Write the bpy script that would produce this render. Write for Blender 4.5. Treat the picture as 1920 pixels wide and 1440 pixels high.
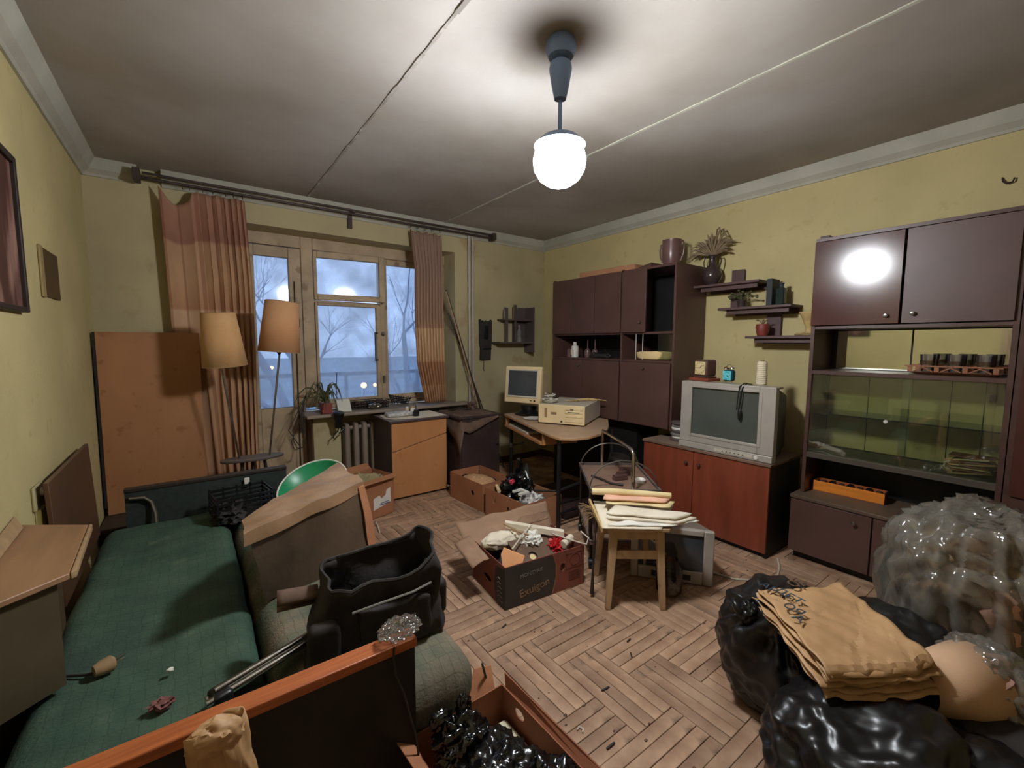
import bpy, bmesh, math, random
from mathutils import Vector, Matrix, Euler, noise
random.seed(7)
R = math.radians
S = bpy.context.scene
COL = S.collection
for o in list(bpy.data.objects): bpy.data.objects.remove(o)

# ---------------------------------------------------------------- camera, world, exposure
def cam_matrix(yaw, pitch, roll, loc):
    cy, sy = math.cos(yaw), math.sin(yaw)
    f = Vector((sy*math.cos(pitch), cy*math.cos(pitch), math.sin(pitch)))
    r = Vector((cy, -sy, 0)); u = r.cross(f)
    c, s = math.cos(roll), math.sin(roll)
    r2 = c*r + s*u; u2 = -s*r + c*u; b = -f
    return Matrix(((r2.x, u2.x, b.x, loc[0]), (r2.y, u2.y, b.y, loc[1]), (r2.z, u2.z, b.z, loc[2]), (0, 0, 0, 1)))
cd = bpy.data.cameras.new('camera'); cam = bpy.data.objects.new('camera', cd); COL.objects.link(cam)
cd.sensor_width = 36; cd.lens = 816.2/1920*36; cd.clip_start = .05
cam.matrix_world = cam_matrix(R(36.45), R(-5.295), R(.164), (0, 0, 1.4))
S.camera = cam
S.cycles.transparent_max_bounces = 32
S.view_settings.view_transform = 'Standard'; S.view_settings.look = 'None'
S.view_settings.exposure = 0.0; S.view_settings.gamma = 1.0; S.view_settings.use_curve_mapping = False
LAMP_POWER = 275.0
W = bpy.data.worlds.new('dusk'); S.world = W; W.use_nodes = True
nt = W.node_tree; nt.nodes.clear()
wo = nt.nodes.new('ShaderNodeOutputWorld'); bg = nt.nodes.new('ShaderNodeBackground')
tc = nt.nodes.new('ShaderNodeTexCoord'); sx = nt.nodes.new('ShaderNodeSeparateXYZ'); rp = nt.nodes.new('ShaderNodeValToRGB')
nt.links.new(tc.outputs['Generated'], sx.inputs[0]); nt.links.new(sx.outputs['Z'], rp.inputs[0])
rp.color_ramp.elements[0].position = 0.0; rp.color_ramp.elements[0].color = (.34, .46, .68, 1)
rp.color_ramp.elements[1].position = .5; rp.color_ramp.elements[1].color = (.50, .66, 1.0, 1)
nt.links.new(rp.outputs[0], bg.inputs[0]); bg.inputs[1].default_value = 2.3
nt.links.new(bg.outputs[0], wo.inputs[0])

# ---------------------------------------------------------------- helpers
XL, XR, YB, YF, H = -.524, 3.545, 4.137, -1.7, 2.62
WM = {}
I4 = Matrix.Identity(4)
def T(x, y, z): return Matrix.Translation((x, y, z))
def RZ(d): return Matrix.Rotation(R(d), 4, 'Z')
def RX(d): return Matrix.Rotation(R(d), 4, 'X')
def RY(d): return Matrix.Rotation(R(d), 4, 'Y')
def frame(o, xa, za=(0, 0, 1)):
    x = Vector(xa).normalized(); z = Vector(za).normalized(); y = z.cross(x).normalized(); z = x.cross(y)
    return Matrix(((x.x, y.x, z.x, o[0]), (x.y, y.y, z.y, o[1]), (x.z, y.z, z.z, o[2]), (0, 0, 0, 1)))
def lin(c):
    return tuple((v/255/12.92 if v/255 <= .04045 else ((v/255+.055)/1.055)**2.4) for v in c[:3])
MATS = {}
def mat(name, c, rough=.6, metal=0, var=.12, scale=6, bump=0, bscale=60, c2=None, stretch=(1, 1, 1), dust=0, dustc=(150, 135, 118),
        coat=0, spec=.5, trans=0, emit=0, alpha=1, rnd=0, spots=0, spotc=(60, 45, 35), detail=6, ramp=(.35, .65)):
    if name in MATS: return MATS[name]
    m = bpy.data.materials.new(name); MATS[name] = m; m.use_nodes = True
    n = m.node_tree.nodes; l = m.node_tree.links; b = n['Principled BSDF']
    co = n.new('ShaderNodeTexCoord'); mp = n.new('ShaderNodeMapping'); mp.inputs['Scale'].default_value = stretch
    l.new(co.outputs['Object'], mp.inputs[0])
    no = n.new('ShaderNodeTexNoise'); no.inputs['Scale'].default_value = scale; no.inputs['Detail'].default_value = detail
    l.new(mp.outputs[0], no.inputs[0])
    cr = n.new('ShaderNodeValToRGB'); l.new(no.outputs['Fac'], cr.inputs[0])
    a = lin(c); q = lin(c2) if c2 else tuple(min(1, v*(1+var)) for v in a); p = tuple(v*(1-var) for v in a) if not c2 else a
    cr.color_ramp.elements[0].position, cr.color_ramp.elements[1].position = ramp
    cr.color_ramp.elements[0].color = (*p, 1); cr.color_ramp.elements[1].color = (*q, 1)
    out = cr.outputs[0]
    def mixc(fac, col, src):
        mx = n.new('ShaderNodeMix'); mx.data_type = 'RGBA'
        l.new(fac, mx.inputs[0]); l.new(src, mx.inputs[6])
        if isinstance(col, tuple): mx.inputs[7].default_value = (*lin(col), 1)
        else: l.new(col, mx.inputs[7])
        return mx.outputs[2]
    if rnd:
        oi = n.new('ShaderNodeObjectInfo'); ge = n.new('ShaderNodeNewGeometry')
        ad = n.new('ShaderNodeMath'); ad.operation = 'ADD'; l.new(oi.outputs['Random'], ad.inputs[0]); l.new(ge.outputs['Random Per Island'], ad.inputs[1])
        fr = n.new('ShaderNodeMath'); fr.operation = 'FRACT'; l.new(ad.outputs[0], fr.inputs[0])
        hs = n.new('ShaderNodeHueSaturation'); mr = n.new('ShaderNodeMapRange'); l.new(fr.outputs[0], mr.inputs[0])
        mr.inputs[3].default_value = 1-rnd; mr.inputs[4].default_value = 1+rnd
        l.new(mr.outputs[0], hs.inputs['Value']); l.new(out, hs.inputs['Color']); out = hs.outputs[0]
    if spots:
        n2 = n.new('ShaderNodeTexNoise'); n2.inputs['Scale'].default_value = spots; n2.inputs['Detail'].default_value = 4
        l.new(co.outputs['Object'], n2.inputs[0]); r2 = n.new('ShaderNodeValToRGB'); l.new(n2.outputs['Fac'], r2.inputs[0])
        r2.color_ramp.elements[0].position = .62; r2.color_ramp.elements[0].color = (0, 0, 0, 1)
        r2.color_ramp.elements[1].position = .72; r2.color_ramp.elements[1].color = (.75, .75, .75, 1)
        out = mixc(r2.outputs[0], spotc, out)
    if dust:
        ge2 = n.new('ShaderNodeNewGeometry'); sp = n.new('ShaderNodeSeparateXYZ'); l.new(ge2.outputs['Normal'], sp.inputs[0])
        n3 = n.new('ShaderNodeTexNoise'); n3.inputs['Scale'].default_value = 9; l.new(co.outputs['Object'], n3.inputs[0])
        m1 = n.new('ShaderNodeMapRange'); l.new(sp.outputs['Z'], m1.inputs[0]); m1.inputs[1].default_value = .3; m1.inputs[2].default_value = 1
        m1.inputs[4].default_value = dust
        m2 = n.new('ShaderNodeMath'); m2.operation = 'MULTIPLY'; l.new(m1.outputs[0], m2.inputs[0]); 
        m3 = n.new('ShaderNodeMapRange'); l.new(n3.outputs['Fac'], m3.inputs[0]); m3.inputs[1].default_value = .2; m3.inputs[2].default_value = .7
        m3.inputs[3].default_value = .3; l.new(m3.outputs[0], m2.inputs[1])
        out = mixc(m2.outputs[0], dustc, out)
    l.new(out, b.inputs['Base Color'])
    b.inputs['Roughness'].default_value = rough; b.inputs['Metallic'].default_value = metal
    b.inputs['Specular IOR Level'].default_value = spec; b.inputs['Coat Weight'].default_value = coat
    b.inputs['Transmission Weight'].default_value = trans; b.inputs['Alpha'].default_value = alpha
    if emit:
        b.inputs['Emission Strength'].default_value = emit; b.inputs['Emission Color'].default_value = (*lin(c), 1)
    if bump:
        nb = n.new('ShaderNodeTexNoise'); nb.inputs['Scale'].default_value = bscale; nb.inputs['Detail'].default_value = 5
        l.new(mp.outputs[0], nb.inputs[0]); bp = n.new('ShaderNodeBump'); bp.inputs['Strength'].default_value = bump
        bp.inputs['Distance'].default_value = .01; l.new(nb.outputs['Fac'], bp.inputs['Height']); l.new(bp.outputs[0], b.inputs['Normal'])
    return m
def clear_mat(name, tint=(1, 1, 1), haze=.25, hazec=(200, 205, 210), gloss=.12, rough=.08, bump=0, bscale=30):
    """thin clear sheet: transparent + dusty diffuse film + gloss"""
    if name in MATS: return MATS[name]
    m = bpy.data.materials.new(name); MATS[name] = m; m.use_nodes = True
    n = m.node_tree.nodes; l = m.node_tree.links; n.clear()
    out = n.new('ShaderNodeOutputMaterial'); tr = n.new('ShaderNodeBsdfTransparent'); tr.inputs[0].default_value = (*tint, 1)
    tl = n.new('ShaderNodeBsdfTranslucent'); df = n.new('ShaderNodeBsdfDiffuse'); gl = n.new('ShaderNodeBsdfGlossy')
    for q in (tl, df): q.inputs[0].default_value = (*lin(hazec), 1)
    gl.inputs['Roughness'].default_value = rough
    no = n.new('ShaderNodeTexNoise'); no.inputs['Scale'].default_value = 5; co = n.new('ShaderNodeTexCoord'); l.new(co.outputs['Object'], no.inputs[0])
    mr = n.new('ShaderNodeMapRange'); l.new(no.outputs['Fac'], mr.inputs[0]); mr.inputs[1].default_value = .3; mr.inputs[2].default_value = .7
    mr.inputs[3].default_value = haze*.6; mr.inputs[4].default_value = min(1, haze*1.4)
    m0 = n.new('ShaderNodeMixShader'); m0.inputs[0].default_value = .5; l.new(tl.outputs[0], m0.inputs[1]); l.new(df.outputs[0], m0.inputs[2])
    m1 = n.new('ShaderNodeMixShader'); l.new(mr.outputs[0], m1.inputs[0]); l.new(tr.outputs[0], m1.inputs[1]); l.new(m0.outputs[0], m1.inputs[2])
    fz = n.new('ShaderNodeFresnel'); fz.inputs[0].default_value = 1.5
    ad = n.new('ShaderNodeMath'); ad.operation = 'MULTIPLY_ADD'; l.new(fz.outputs[0], ad.inputs[0]); ad.inputs[1].default_value = 1.0; ad.inputs[2].default_value = gloss-.04
    ad.use_clamp = True
    m2 = n.new('ShaderNodeMixShader'); l.new(ad.outputs[0], m2.inputs[0]); l.new(m1.outputs[0], m2.inputs[1]); l.new(gl.outputs[0], m2.inputs[2])
    if bump:
        nb = n.new('ShaderNodeTexNoise'); nb.inputs['Scale'].default_value = bscale; mp = n.new('ShaderNodeMapping'); mp.inputs['Scale'].default_value = (1, 1, .3); l.new(co.outputs['Object'], mp.inputs[0]); l.new(mp.outputs[0], nb.inputs[0])
        bp = n.new('ShaderNodeBump'); bp.inputs['Strength'].default_value = bump; bp.inputs['Distance'].default_value = .02
        l.new(nb.outputs['Fac'], bp.inputs['Height']); l.new(bp.outputs[0], gl.inputs['Normal'])
    l.new(m2.outputs[0], out.inputs[0])
    return m

class MB:
    def __init__(s, M=None): s.v = []; s.f = []; s.M = M or I4
    def add(s, vs, fs, M=None):
        k = len(s.v); X = s.M @ M if M else s.M
        s.v += [X @ Vector(p) for p in vs]; s.f += [tuple(i+k for i in q) for q in fs]; return s
    def hexa(s, p, M=None):  # p: 4 bottom ccw, 4 top ccw
        return s.add(p, [(3, 2, 1, 0), (4, 5, 6, 7), (0, 1, 5, 4), (1, 2, 6, 5), (2, 3, 7, 6), (3, 0, 4, 7)], M)
    def box(s, x0, x1, y0, y1, z0, z1, M=None):
        return s.hexa([(x0, y0, z0), (x1, y0, z0), (x1, y1, z0), (x0, y1, z0), (x0, y0, z1), (x1, y0, z1), (x1, y1, z1), (x0, y1, z1)], M)
    def cbox(s, c, d, M=None):
        return s.box(c[0]-d[0]/2, c[0]+d[0]/2, c[1]-d[1]/2, c[1]+d[1]/2, c[2]-d[2]/2, c[2]+d[2]/2, M)
    def tube(s, pts, r, n=8, closed=False, M=None):
        pts = [Vector(p) for p in pts]; rs = r if isinstance(r, (list, tuple)) else [r]*len(pts); N = len(pts)
        vs = []; fs = []; up = None
        for i, p in enumerate(pts):
            if closed: d = (pts[(i+1) % N]-pts[i-1])
            else: d = pts[min(i+1, N-1)]-pts[max(i-1, 0)]
            d.normalize()
            if up is None:
                up = Vector((0, 0, 1)) if abs(d.z) < .9 else Vector((1, 0, 0))
            a = d.cross(up).normalized(); up = a.cross(d).normalized()
            for k in range(n):
                t = 2*math.pi*k/n; vs.append(p+(a*math.cos(t)+up*math.sin(t))*rs[i])
        for i in range(N if closed else N-1):
            j = (i+1) % N
            for k in range(n): fs.append((i*n+k, i*n+(k+1) % n, j*n+(k+1) % n, j*n+k))
        if not closed: fs += [tuple(range(n-1, -1, -1)), tuple((N-1)*n+k for k in range(n))]
        return s.add(vs, fs, M)
    def cyl(s, p0, p1, r0, r1=None, n=16, M=None): return s.tube([p0, p1], [r0, r0 if r1 is None else r1], n, False, M)
    def lathe(s, prof, M=None, n=24, cap=True):
        vs = []; fs = []
        for (r, z) in prof:
            for k in range(n): t = 2*math.pi*k/n; vs.append((r*math.cos(t), r*math.sin(t), z))
        for i in range(len(prof)-1):
            for k in range(n): fs.append((i*n+k, i*n+(k+1) % n, (i+1)*n+(k+1) % n, (i+1)*n+k))
        if cap: fs += [tuple(range(n-1, -1, -1)), tuple((len(prof)-1)*n+k for k in range(n))]
        return s.add(vs, fs, M)
    def prism(s, poly, d, M=None):  # poly list of 3d points, extruded by vector d
        n = len(poly); P = [Vector(p) for p in poly]; d = Vector(d)
        return s.add(P+[p+d for p in P], [tuple(range(n-1, -1, -1)), tuple(range(n, 2*n))]+[(i, (i+1) % n, n+(i+1) % n, n+i) for i in range(n)], M)
    def grid(s, fn, nu, nv, M=None, closed=False):
        vs = [fn(i/(nu-1) if not closed else i/nu, j/(nv-1)) for j in range(nv) for i in range(nu)]
        fs = []
        for j in range(nv-1):
            for i in range(nu if closed else nu-1):
                fs.append((j*nu+i, j*nu+(i+1) % nu, (j+1)*nu+(i+1) % nu, (j+1)*nu+i))
        return s.add(vs, fs, M)
    def soft(s, c, d, r, n=10, amp=0, fr=4, M=None, seed=0, fn=None):
        """rounded, slightly lumpy box centred at c"""
        h = [x/2 for x in d]
        bm = bmesh.new(); bmesh.ops.create_cube(bm, size=2)
        bmesh.ops.subdivide_edges(bm, edges=bm.edges[:], cuts=n, use_grid_fill=True)
        vs = []
        for v in bm.verts:
            p = Vector([math.copysign(abs(v.co[i])**.8, v.co[i])*h[i] for i in range(3)])
            q = Vector([max(-(h[i]-min(r, h[i])), min(h[i]-min(r, h[i]), p[i])) for i in range(3)])
            e = p-q
            if e.length > 1e-9:
                e2 = Vector([e[i]/min(r, h[i]) for i in range(3)]); L = e2.length
                if L > 1: e = Vector([e[i]/L for i in range(3)])
            p = q+e
            if amp:
                k = noise.noise_vector((p+Vector((seed, seed*2, 0)))*fr); p = p+k*amp
            p = p+Vector(c)
            if fn: p = fn(p)
            vs.append(p)
        bm.verts.index_update(); fs = [tuple(v.index for v in f.verts) for f in bm.faces]; bm.free()
        return s.add(vs, fs, M)
    def blob(s, c, d, sub=4, amp=.03, fr=5, ridge=0, zmin=None, seed=0, power=1, knot=None, folds=0, M=None, fn=None):
        bm = bmesh.new(); bmesh.ops.create_icosphere(bm, subdivisions=sub, radius=1)
        vs = []; kd = Vector(knot).normalized() if knot else None
        if kd: ka = kd.orthogonal().normalized(); kb = kd.cross(ka)
        for v in bm.verts:
            u = v.co.normalized(); p = Vector((u.x*d[0], u.y*d[1], u.z*d[2]))
            if power != 1: p = Vector([math.copysign(abs(u[i])**power, u[i])*d[i] for i in range(3)])
            q = u*fr*.35+Vector((seed*3.1, seed*1.7, seed))
            k = noise.noise(q*1.5)*amp*1.3+noise.noise(q*4)*amp*.6
            if ridge: qq = q+noise.noise_vector(q*.9)*.5; k += (.35-abs(noise.noise(Vector((qq.x*1.1, qq.y*1.1, qq.z*.55))*1.7+Vector((9, 0, 0))))*1.5)*ridge+(.2-abs(noise.noise(qq*3.1))*1.0)*ridge*.45
            if kd:
                cs = u.dot(kd); a = math.atan2(u.dot(kb), u.dot(ka)); w = max(0, cs)**2.2*(1-max(0, cs)**30)
                k += math.sin(a*folds+math.sin(a*3+seed)*2)*.11*w*max(d)*2.2*folds**-.35+noise.noise(Vector((a*4, cs*2, seed)))*.03*w
                k += max(0, (cs-.93)/.07)*.05
            p = p+u*k+Vector(c)
            if zmin is not None and p.z < zmin: p.z = zmin
            if fn: p = fn(p)
            vs.append(p)
        bm.verts.index_update(); fs = [tuple(v.index for v in f.verts) for f in bm.faces]; bm.free()
        return s.add(vs, fs, M)
    def obj(s, name, m, parent=None, bevel=0, smooth=True, ang=35, label=None, cat=None, group=None, kind=None, solid=0, seg=2, sub=0):
        me = bpy.data.meshes.new(name)
        if parent: inv = WM[parent].inverted(); base = I4
        else:
            if kind == 'structure' or not s.v: o0 = Vector((0, 0, 0))
            else:
                mn = [min(p[i] for p in s.v) for i in range(3)]; mx = [max(p[i] for p in s.v) for i in range(3)]
                o0 = Vector(((mn[0]+mx[0])/2, (mn[1]+mx[1])/2, mn[2]))
            base = Matrix.Translation(o0); inv = base.inverted()
        me.from_pydata([inv @ p for p in s.v], [], s.f); me.update()
        if smooth:
            me.shade_smooth(); me.set_sharp_from_angle(angle=R(ang))
        me.materials.append(m)
        o = bpy.data.objects.new(name, me); COL.objects.link(o)
        if parent: o.parent = parent; WM[o] = WM[parent]
        else: o.matrix_world = base; WM[o] = base
        if solid:
            q = o.modifiers.new('solid', 'SOLIDIFY'); q.thickness = solid; q.offset = 0
        if sub:
            q = o.modifiers.new('sub', 'SUBSURF'); q.levels = sub; q.render_levels = sub
        if bevel:
            q = o.modifiers.new('bevel', 'BEVEL'); q.width = bevel; q.segments = seg; q.limit_method = 'ANGLE'; q.angle_limit = R(40)
        if label: o['label'] = label
        if cat: o['category'] = cat
        if group: o['group'] = group
        if kind: o['kind'] = kind
        return o
def thing(name, label, cat, loc=(0, 0, 0), group=None, kind=None):
    o = bpy.data.objects.new(name, None); o.empty_display_size = .05; COL.objects.link(o)
    o.location = loc; WM[o] = T(*loc)
    if label: o['label'] = label
    if cat: o['category'] = cat
    if group: o['group'] = group
    if kind: o['kind'] = kind
    return o
def copy_tree(o, delta, label=None, parent=None):
    c = o.copy(); COL.objects.link(c)
    if parent: c.parent = parent
    else: c.matrix_world = delta @ WM[o]; WM[c] = delta @ WM[o]
    if label: c['label'] = label
    for ch in list(o.children):
        copy_tree(ch, None, None, c)
    return c
def text(body, size, M, m, parent, name='lettering', depth=.0006, bold=0):
    cu = bpy.data.curves.new('t', 'FONT'); cu.body = body; cu.size = size; cu.extrude = depth; cu.offset = bold; cu.align_x = 'CENTER'; cu.align_y = 'CENTER'
    t = bpy.data.objects.new('t', cu); COL.objects.link(t); dg = bpy.context.evaluated_depsgraph_get(); dg.update()
    me = bpy.data.meshes.new_from_object(t.evaluated_get(dg)); bpy.data.objects.remove(t)
    me.transform(WM[parent].inverted() @ M); me.materials.clear(); me.materials.append(m); me.name = name
    o = bpy.data.objects.new(name, me); COL.objects.link(o); o.parent = parent; WM[o] = WM[parent]
    return o
def holed(mb, w, h, t, cx, cy, rx, ry, M, n=28):
    """panel in local XY (0..w, 0..h), thickness t along z, elliptical hole"""
    ang = [2*math.pi*k/n for k in range(n)]
    for (px, py) in ((0, 0), (w, 0), (w, h), (0, h)): ang.append(math.atan2(py-cy, px-cx) % (2*math.pi))
    ang = sorted(set(round(a, 6) for a in ang)); n = len(ang); out = []; inn = []
    for a in ang:
        dx, dy = math.cos(a), math.sin(a); ts = []
        if dx > 1e-9: ts.append((w-cx)/dx)
        if dx < -1e-9: ts.append(-cx/dx)
        if dy > 1e-9: ts.append((h-cy)/dy)
        if dy < -1e-9: ts.append(-cy/dy)
        k = min(ts); out.append((cx+dx*k, cy+dy*k)); inn.append((cx+dx*rx, cy+dy*ry))
    vs = [(x, y, 0) for x, y in out]+[(x, y, 0) for x, y in inn]+[(x, y, t) for x, y in out]+[(x, y, t) for x, y in inn]
    fs = []
    for i in range(n):
        j = (i+1) % n
        fs += [(i, n+i, n+j, j), (2*n+i, 2*n+j, 3*n+j, 3*n+i), (i, j, 2*n+j, 2*n+i), (n+i, 3*n+i, 3*n+j, n+j)]
    mb.add(vs, fs, M)
def arc(c, r, a0, a1, ax, ay, n=16):
    c = Vector(c); ax = Vector(ax); ay = Vector(ay)
    return [c+ax*r*math.cos(R(a0+(a1-a0)*i/(n-1)))+ay*r*math.sin(R(a0+(a1-a0)*i/(n-1))) for i in range(n)]

# ---------------------------------------------------------------- materials
m_wall = mat('yellow_wall_paint', (192, 176, 126), .75, var=.08, scale=2.2, bump=.12, bscale=90, spots=14, spotc=(182, 165, 112))
m_backwall = mat('back_wall_paint', (178, 164, 126), .8, var=.12, scale=1.6, bump=.12, bscale=90, spots=3, spotc=(160, 135, 95))
m_ceil = mat('stained_ceiling', (142, 132, 122), .85, scale=.7, c2=(180, 174, 168), bump=.06, bscale=40, spots=1.6, spotc=(158, 146, 132))
m_corn = mat('cornice_plaster', (176, 172, 158), .85, var=.08, scale=5, bump=.1, bscale=50)
m_crack = mat('joint_plaster', (158, 150, 142), .9, var=.3, scale=9, spots=5, spotc=(84, 72, 62))
m_sub = mat('subfloor', (48, 36, 28), .9)
m_plank = mat('dusty_parquet', (136, 102, 78), .62, scale=6, c2=(184, 150, 122), stretch=(1, 1, 1), bump=.12, bscale=40, rnd=.2, spots=9, spotc=(104, 80, 62))
m_cream = mat('old_window_paint', (176, 152, 122), .6, var=.15, scale=6, bump=.15, bscale=40, spots=9, spotc=(120, 92, 66))
m_glass = clear_mat('dusty_window_glass', (.93, .96, 1), haze=.42, hazec=(205, 216, 232), gloss=.04)
m_dglass = clear_mat('cabinet_glass', (.86, .9, .82), haze=.05, hazec=(160, 160, 140), gloss=.10, rough=.02)
m_mirror = mat('mirror', (205, 205, 190), .04, 1, var=.02)
m_choc = mat('chocolate_laminate', (80, 54, 48), .38, var=.15, scale=3, stretch=(1, 1, 6), dust=.25, spots=10, spotc=(84, 54, 46))
m_gloss = mat('glossy_chocolate_door', (82, 50, 46), .16, var=.1, scale=3, coat=.6)
m_choc2 = mat('dull_chocolate_door', (84, 58, 52), .42, var=.12, scale=4)
m_blackp = mat('black_panel', (22, 18, 18), .6, var=.3)
m_inner = mat('cabinet_inside', (70, 62, 52), .6, dust=.4, dustc=(130, 124, 104))
m_red = mat('cherry_veneer', (128, 62, 42), .38, var=.16, scale=3, stretch=(5, 5, .6), bump=.03)
m_redtop = mat('dusty_cabinet_top', (110, 82, 66), .7, var=.15, dust=.6, dustc=(150, 132, 116))
m_orange = mat('orange_plywood', (158, 106, 66), .55, scale=2, c2=(174, 122, 78), stretch=(1, 1, .5), bump=.04, spots=16, spotc=(140, 88, 46))
m_orange2 = mat('orange_chest_front', (178, 120, 74), .45, scale=3, c2=(192, 134, 86), stretch=(1, 1, .4), spots=9, spotc=(164, 102, 54))
m_oredge = mat('orange_wood_edge', (156, 82, 42), .42, scale=14, c2=(180, 102, 56), stretch=(.4, 8, 8), bump=.1, bscale=30)
m_brownv = mat('brown_veneer', (86, 58, 38), .5, var=.2, scale=3, stretch=(3, 1, 1), dust=.2)
m_tan = mat('tan_veneer', (150, 112, 82), .45, var=.15, scale=3, stretch=(6, 1, 1), spots=5, spotc=(150, 98, 62))
m_dkbrown = mat('dark_brown_board', (40, 28, 22), .6, var=.25, dust=.1)
m_greenpanel = mat('dark_green_upholstery', (38, 46, 40), .85, var=.2, scale=30, bump=.3, bscale=200)
m_steel = mat('worn_steel', (150, 146, 140), .32, 1, var=.2, scale=20)
m_chrome = mat('chrome', (200, 196, 190), .16, 1, var=.08, scale=30)
m_ltan = mat('old_lampshade_cloth', (216, 176, 128), .9, scale=4, c2=(196, 148, 98), bump=.1, bscale=250, spots=8, spotc=(176, 126, 80))
m_ltan2 = mat('old_lampshade_orange', (200, 152, 110), .9, scale=4, c2=(184, 132, 90), bump=.1, bscale=250)
m_card = mat('brown_cardboard', (160, 106, 72), .85, var=.08, scale=5, bump=.05, bscale=120)
m_card2 = mat('reddish_cardboard', (142, 84, 56), .85, var=.1, scale=5, bump=.05, bscale=120)
m_cardin = mat('cardboard_inside', (168, 118, 84), .85, var=.08, scale=5)
m_kraft = mat('kraft_paper', (164, 126, 86), .6, scale=5, c2=(190, 150, 106), bump=.6, bscale=9, detail=3)
m_kraft2 = mat('dusty_kraft_wrap', (134, 102, 74), .5, scale=5, c2=(160, 126, 94), bump=.6, bscale=10, dust=.15)
m_wrapdark = mat('dark_wrapped_side', (84, 68, 54), .3, var=.3, scale=4, bump=.4, bscale=14)
m_paper = mat('aged_paper', (214, 200, 176), .8, scale=6, c2=(226, 214, 194), bump=.1, bscale=20)
m_paper2 = mat('yellowed_paper', (206, 182, 130), .8, scale=6, c2=(220, 200, 152), bump=.15, bscale=20)
m_pink = mat('pink_paper', (222, 172, 146), .8, var=.08)
m_white = mat('off_white_plastic', (220, 216, 206), .45, var=.06)
m_beige = mat('yellowed_computer_plastic', (214, 190, 146), .5, var=.07, scale=4)
m_beige2 = mat('grey_beige_case', (190, 180, 164), .55, var=.06, dust=.3, dustc=(170, 158, 140))
m_tv = mat('silver_tv_plastic', (168, 160, 150), .38, .15, var=.06, scale=9)
m_tvd = mat('dark_grey_tv_shell', (62, 58, 54), .6, dust=.5)
m_screen = mat('crt_glass', (78, 82, 76), .14, var=.1, spec=.7, scale=3)
m_screen2 = mat('dark_crt_glass', (62, 66, 70), .12, var=.1)
m_blk = mat('black_plastic', (20, 20, 21), .4, var=.3)
m_blkfab = mat('black_nylon', (50, 45, 43), .8, var=.2, scale=9, bump=.4, bscale=24, spec=.3)
m_bag = mat('black_bin_liner', (24, 22, 22), .34, var=.3, bump=.25, bscale=6, spec=.5)
m_bag2 = mat('black_shiny_film', (12, 12, 14), .18, var=.3, bump=.15, bscale=10, spec=.8)
m_clear = clear_mat('clear_plastic_film', (.92, .92, .9), haze=.40, hazec=(190, 184, 170), gloss=.10, rough=.1, bump=.8, bscale=14)
m_clearw = clear_mat('thin_clear_wrap', (.95, .95, .94), haze=.12, hazec=(200, 196, 190), gloss=.12, rough=.08, bump=.8, bscale=26)
m_green = mat('green_enamel', (28, 130, 82), .35, var=.08)
m_redp = mat('terracotta_red_plastic', (128, 52, 44), .5, var=.15)
m_leaf = mat('dark_leaf', (66, 74, 46), .6, c2=(96, 90, 56), scale=20)
m_dry = mat('dried_grass', (112, 94, 74), .85, c2=(140, 120, 92), scale=20)
m_wood = mat('pale_wood', (158, 128, 92), .6, var=.15, scale=4, stretch=(5, 5, .7), bump=.08)
m_radi = mat('radiator_paint', (140, 124, 108), .45, var=.15, dust=.3)
m_pipe = mat('painted_pipe', (176, 166, 156), .4, var=.1)
m_dust = mat('dirty_dust_cloth', (98, 76, 62), .9, var=.25, scale=7, bump=.3, bscale=40)
m_glassware = clear_mat('thin_glassware', (.95, .95, .95), haze=.1, hazec=(210, 205, 200), gloss=.12, rough=.03)
m_copper = mat('amber_wood_rack', (150, 96, 66), .35, var=.2, scale=12)
m_gold = mat('faded_tan_carving', (188, 158, 104), .55, var=.2, scale=12)
m_ceramic = mat('dark_brown_ceramic', (62, 50, 50), .22, var=.2)
m_redglass = mat('dusky_red_ceramic', (108, 78, 76), .3, var=.2)
m_cable = mat('dark_cable', (44, 36, 32), .6)
m_cablew = mat('white_cable', (196, 184, 168), .5)
m_ink = mat('dark_ink', (46, 50, 54), .7)
m_inktan = mat('tan_print', (136, 108, 80), .8)
m_inkgrey = mat('grey_print', (120, 116, 110), .8)

# ---------------------------------------------------------------- room shell
DW = .46   # wall thickness of the window wall
OX0, OX1, OZ1 = .40, 2.30, 2.355
w = MB()
w.box(XL-.2, OX0, YB, YB+DW, 0, H)                 # left of door
w.box(OX1, XR+.2, YB, YB+DW, 0, H)                 # right of window
w.box(OX0, OX1, YB, YB+DW, OZ1, H)                 # lintel
w.box(.85, 1.085, YB, YB+DW, 0, .74)               # pier between door and niche
w.box(1.085, 2.16, YB+.16, YB+DW, 0, .74)          # recessed radiator niche
w.box(2.16, OX1, YB, YB+DW, 0, .74)
w.obj('wall_back', m_backwall, kind='structure', smooth=False)
MB().box(XL-.2, XL, YF, YB, 0, H).obj('wall_left', m_wall, kind='structure', smooth=False)
MB().box(XR, XR+.2, YF, YB, 0, H).obj('wall_right', m_wall, kind='structure', smooth=False)
MB().box(XL-.2, XR+.2, YF-.2, YF, 0, H).obj('wall_front', m_wall, kind='structure', smooth=False)
MB().box(XL-.2, XR+.2, YF-.2, YB+DW, H, H+.15).obj('ceiling', m_ceil, kind='structure', smooth=False)
def trim(name, mb, m): return mb.obj(name, m, kind='structure', smooth=False)
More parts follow.
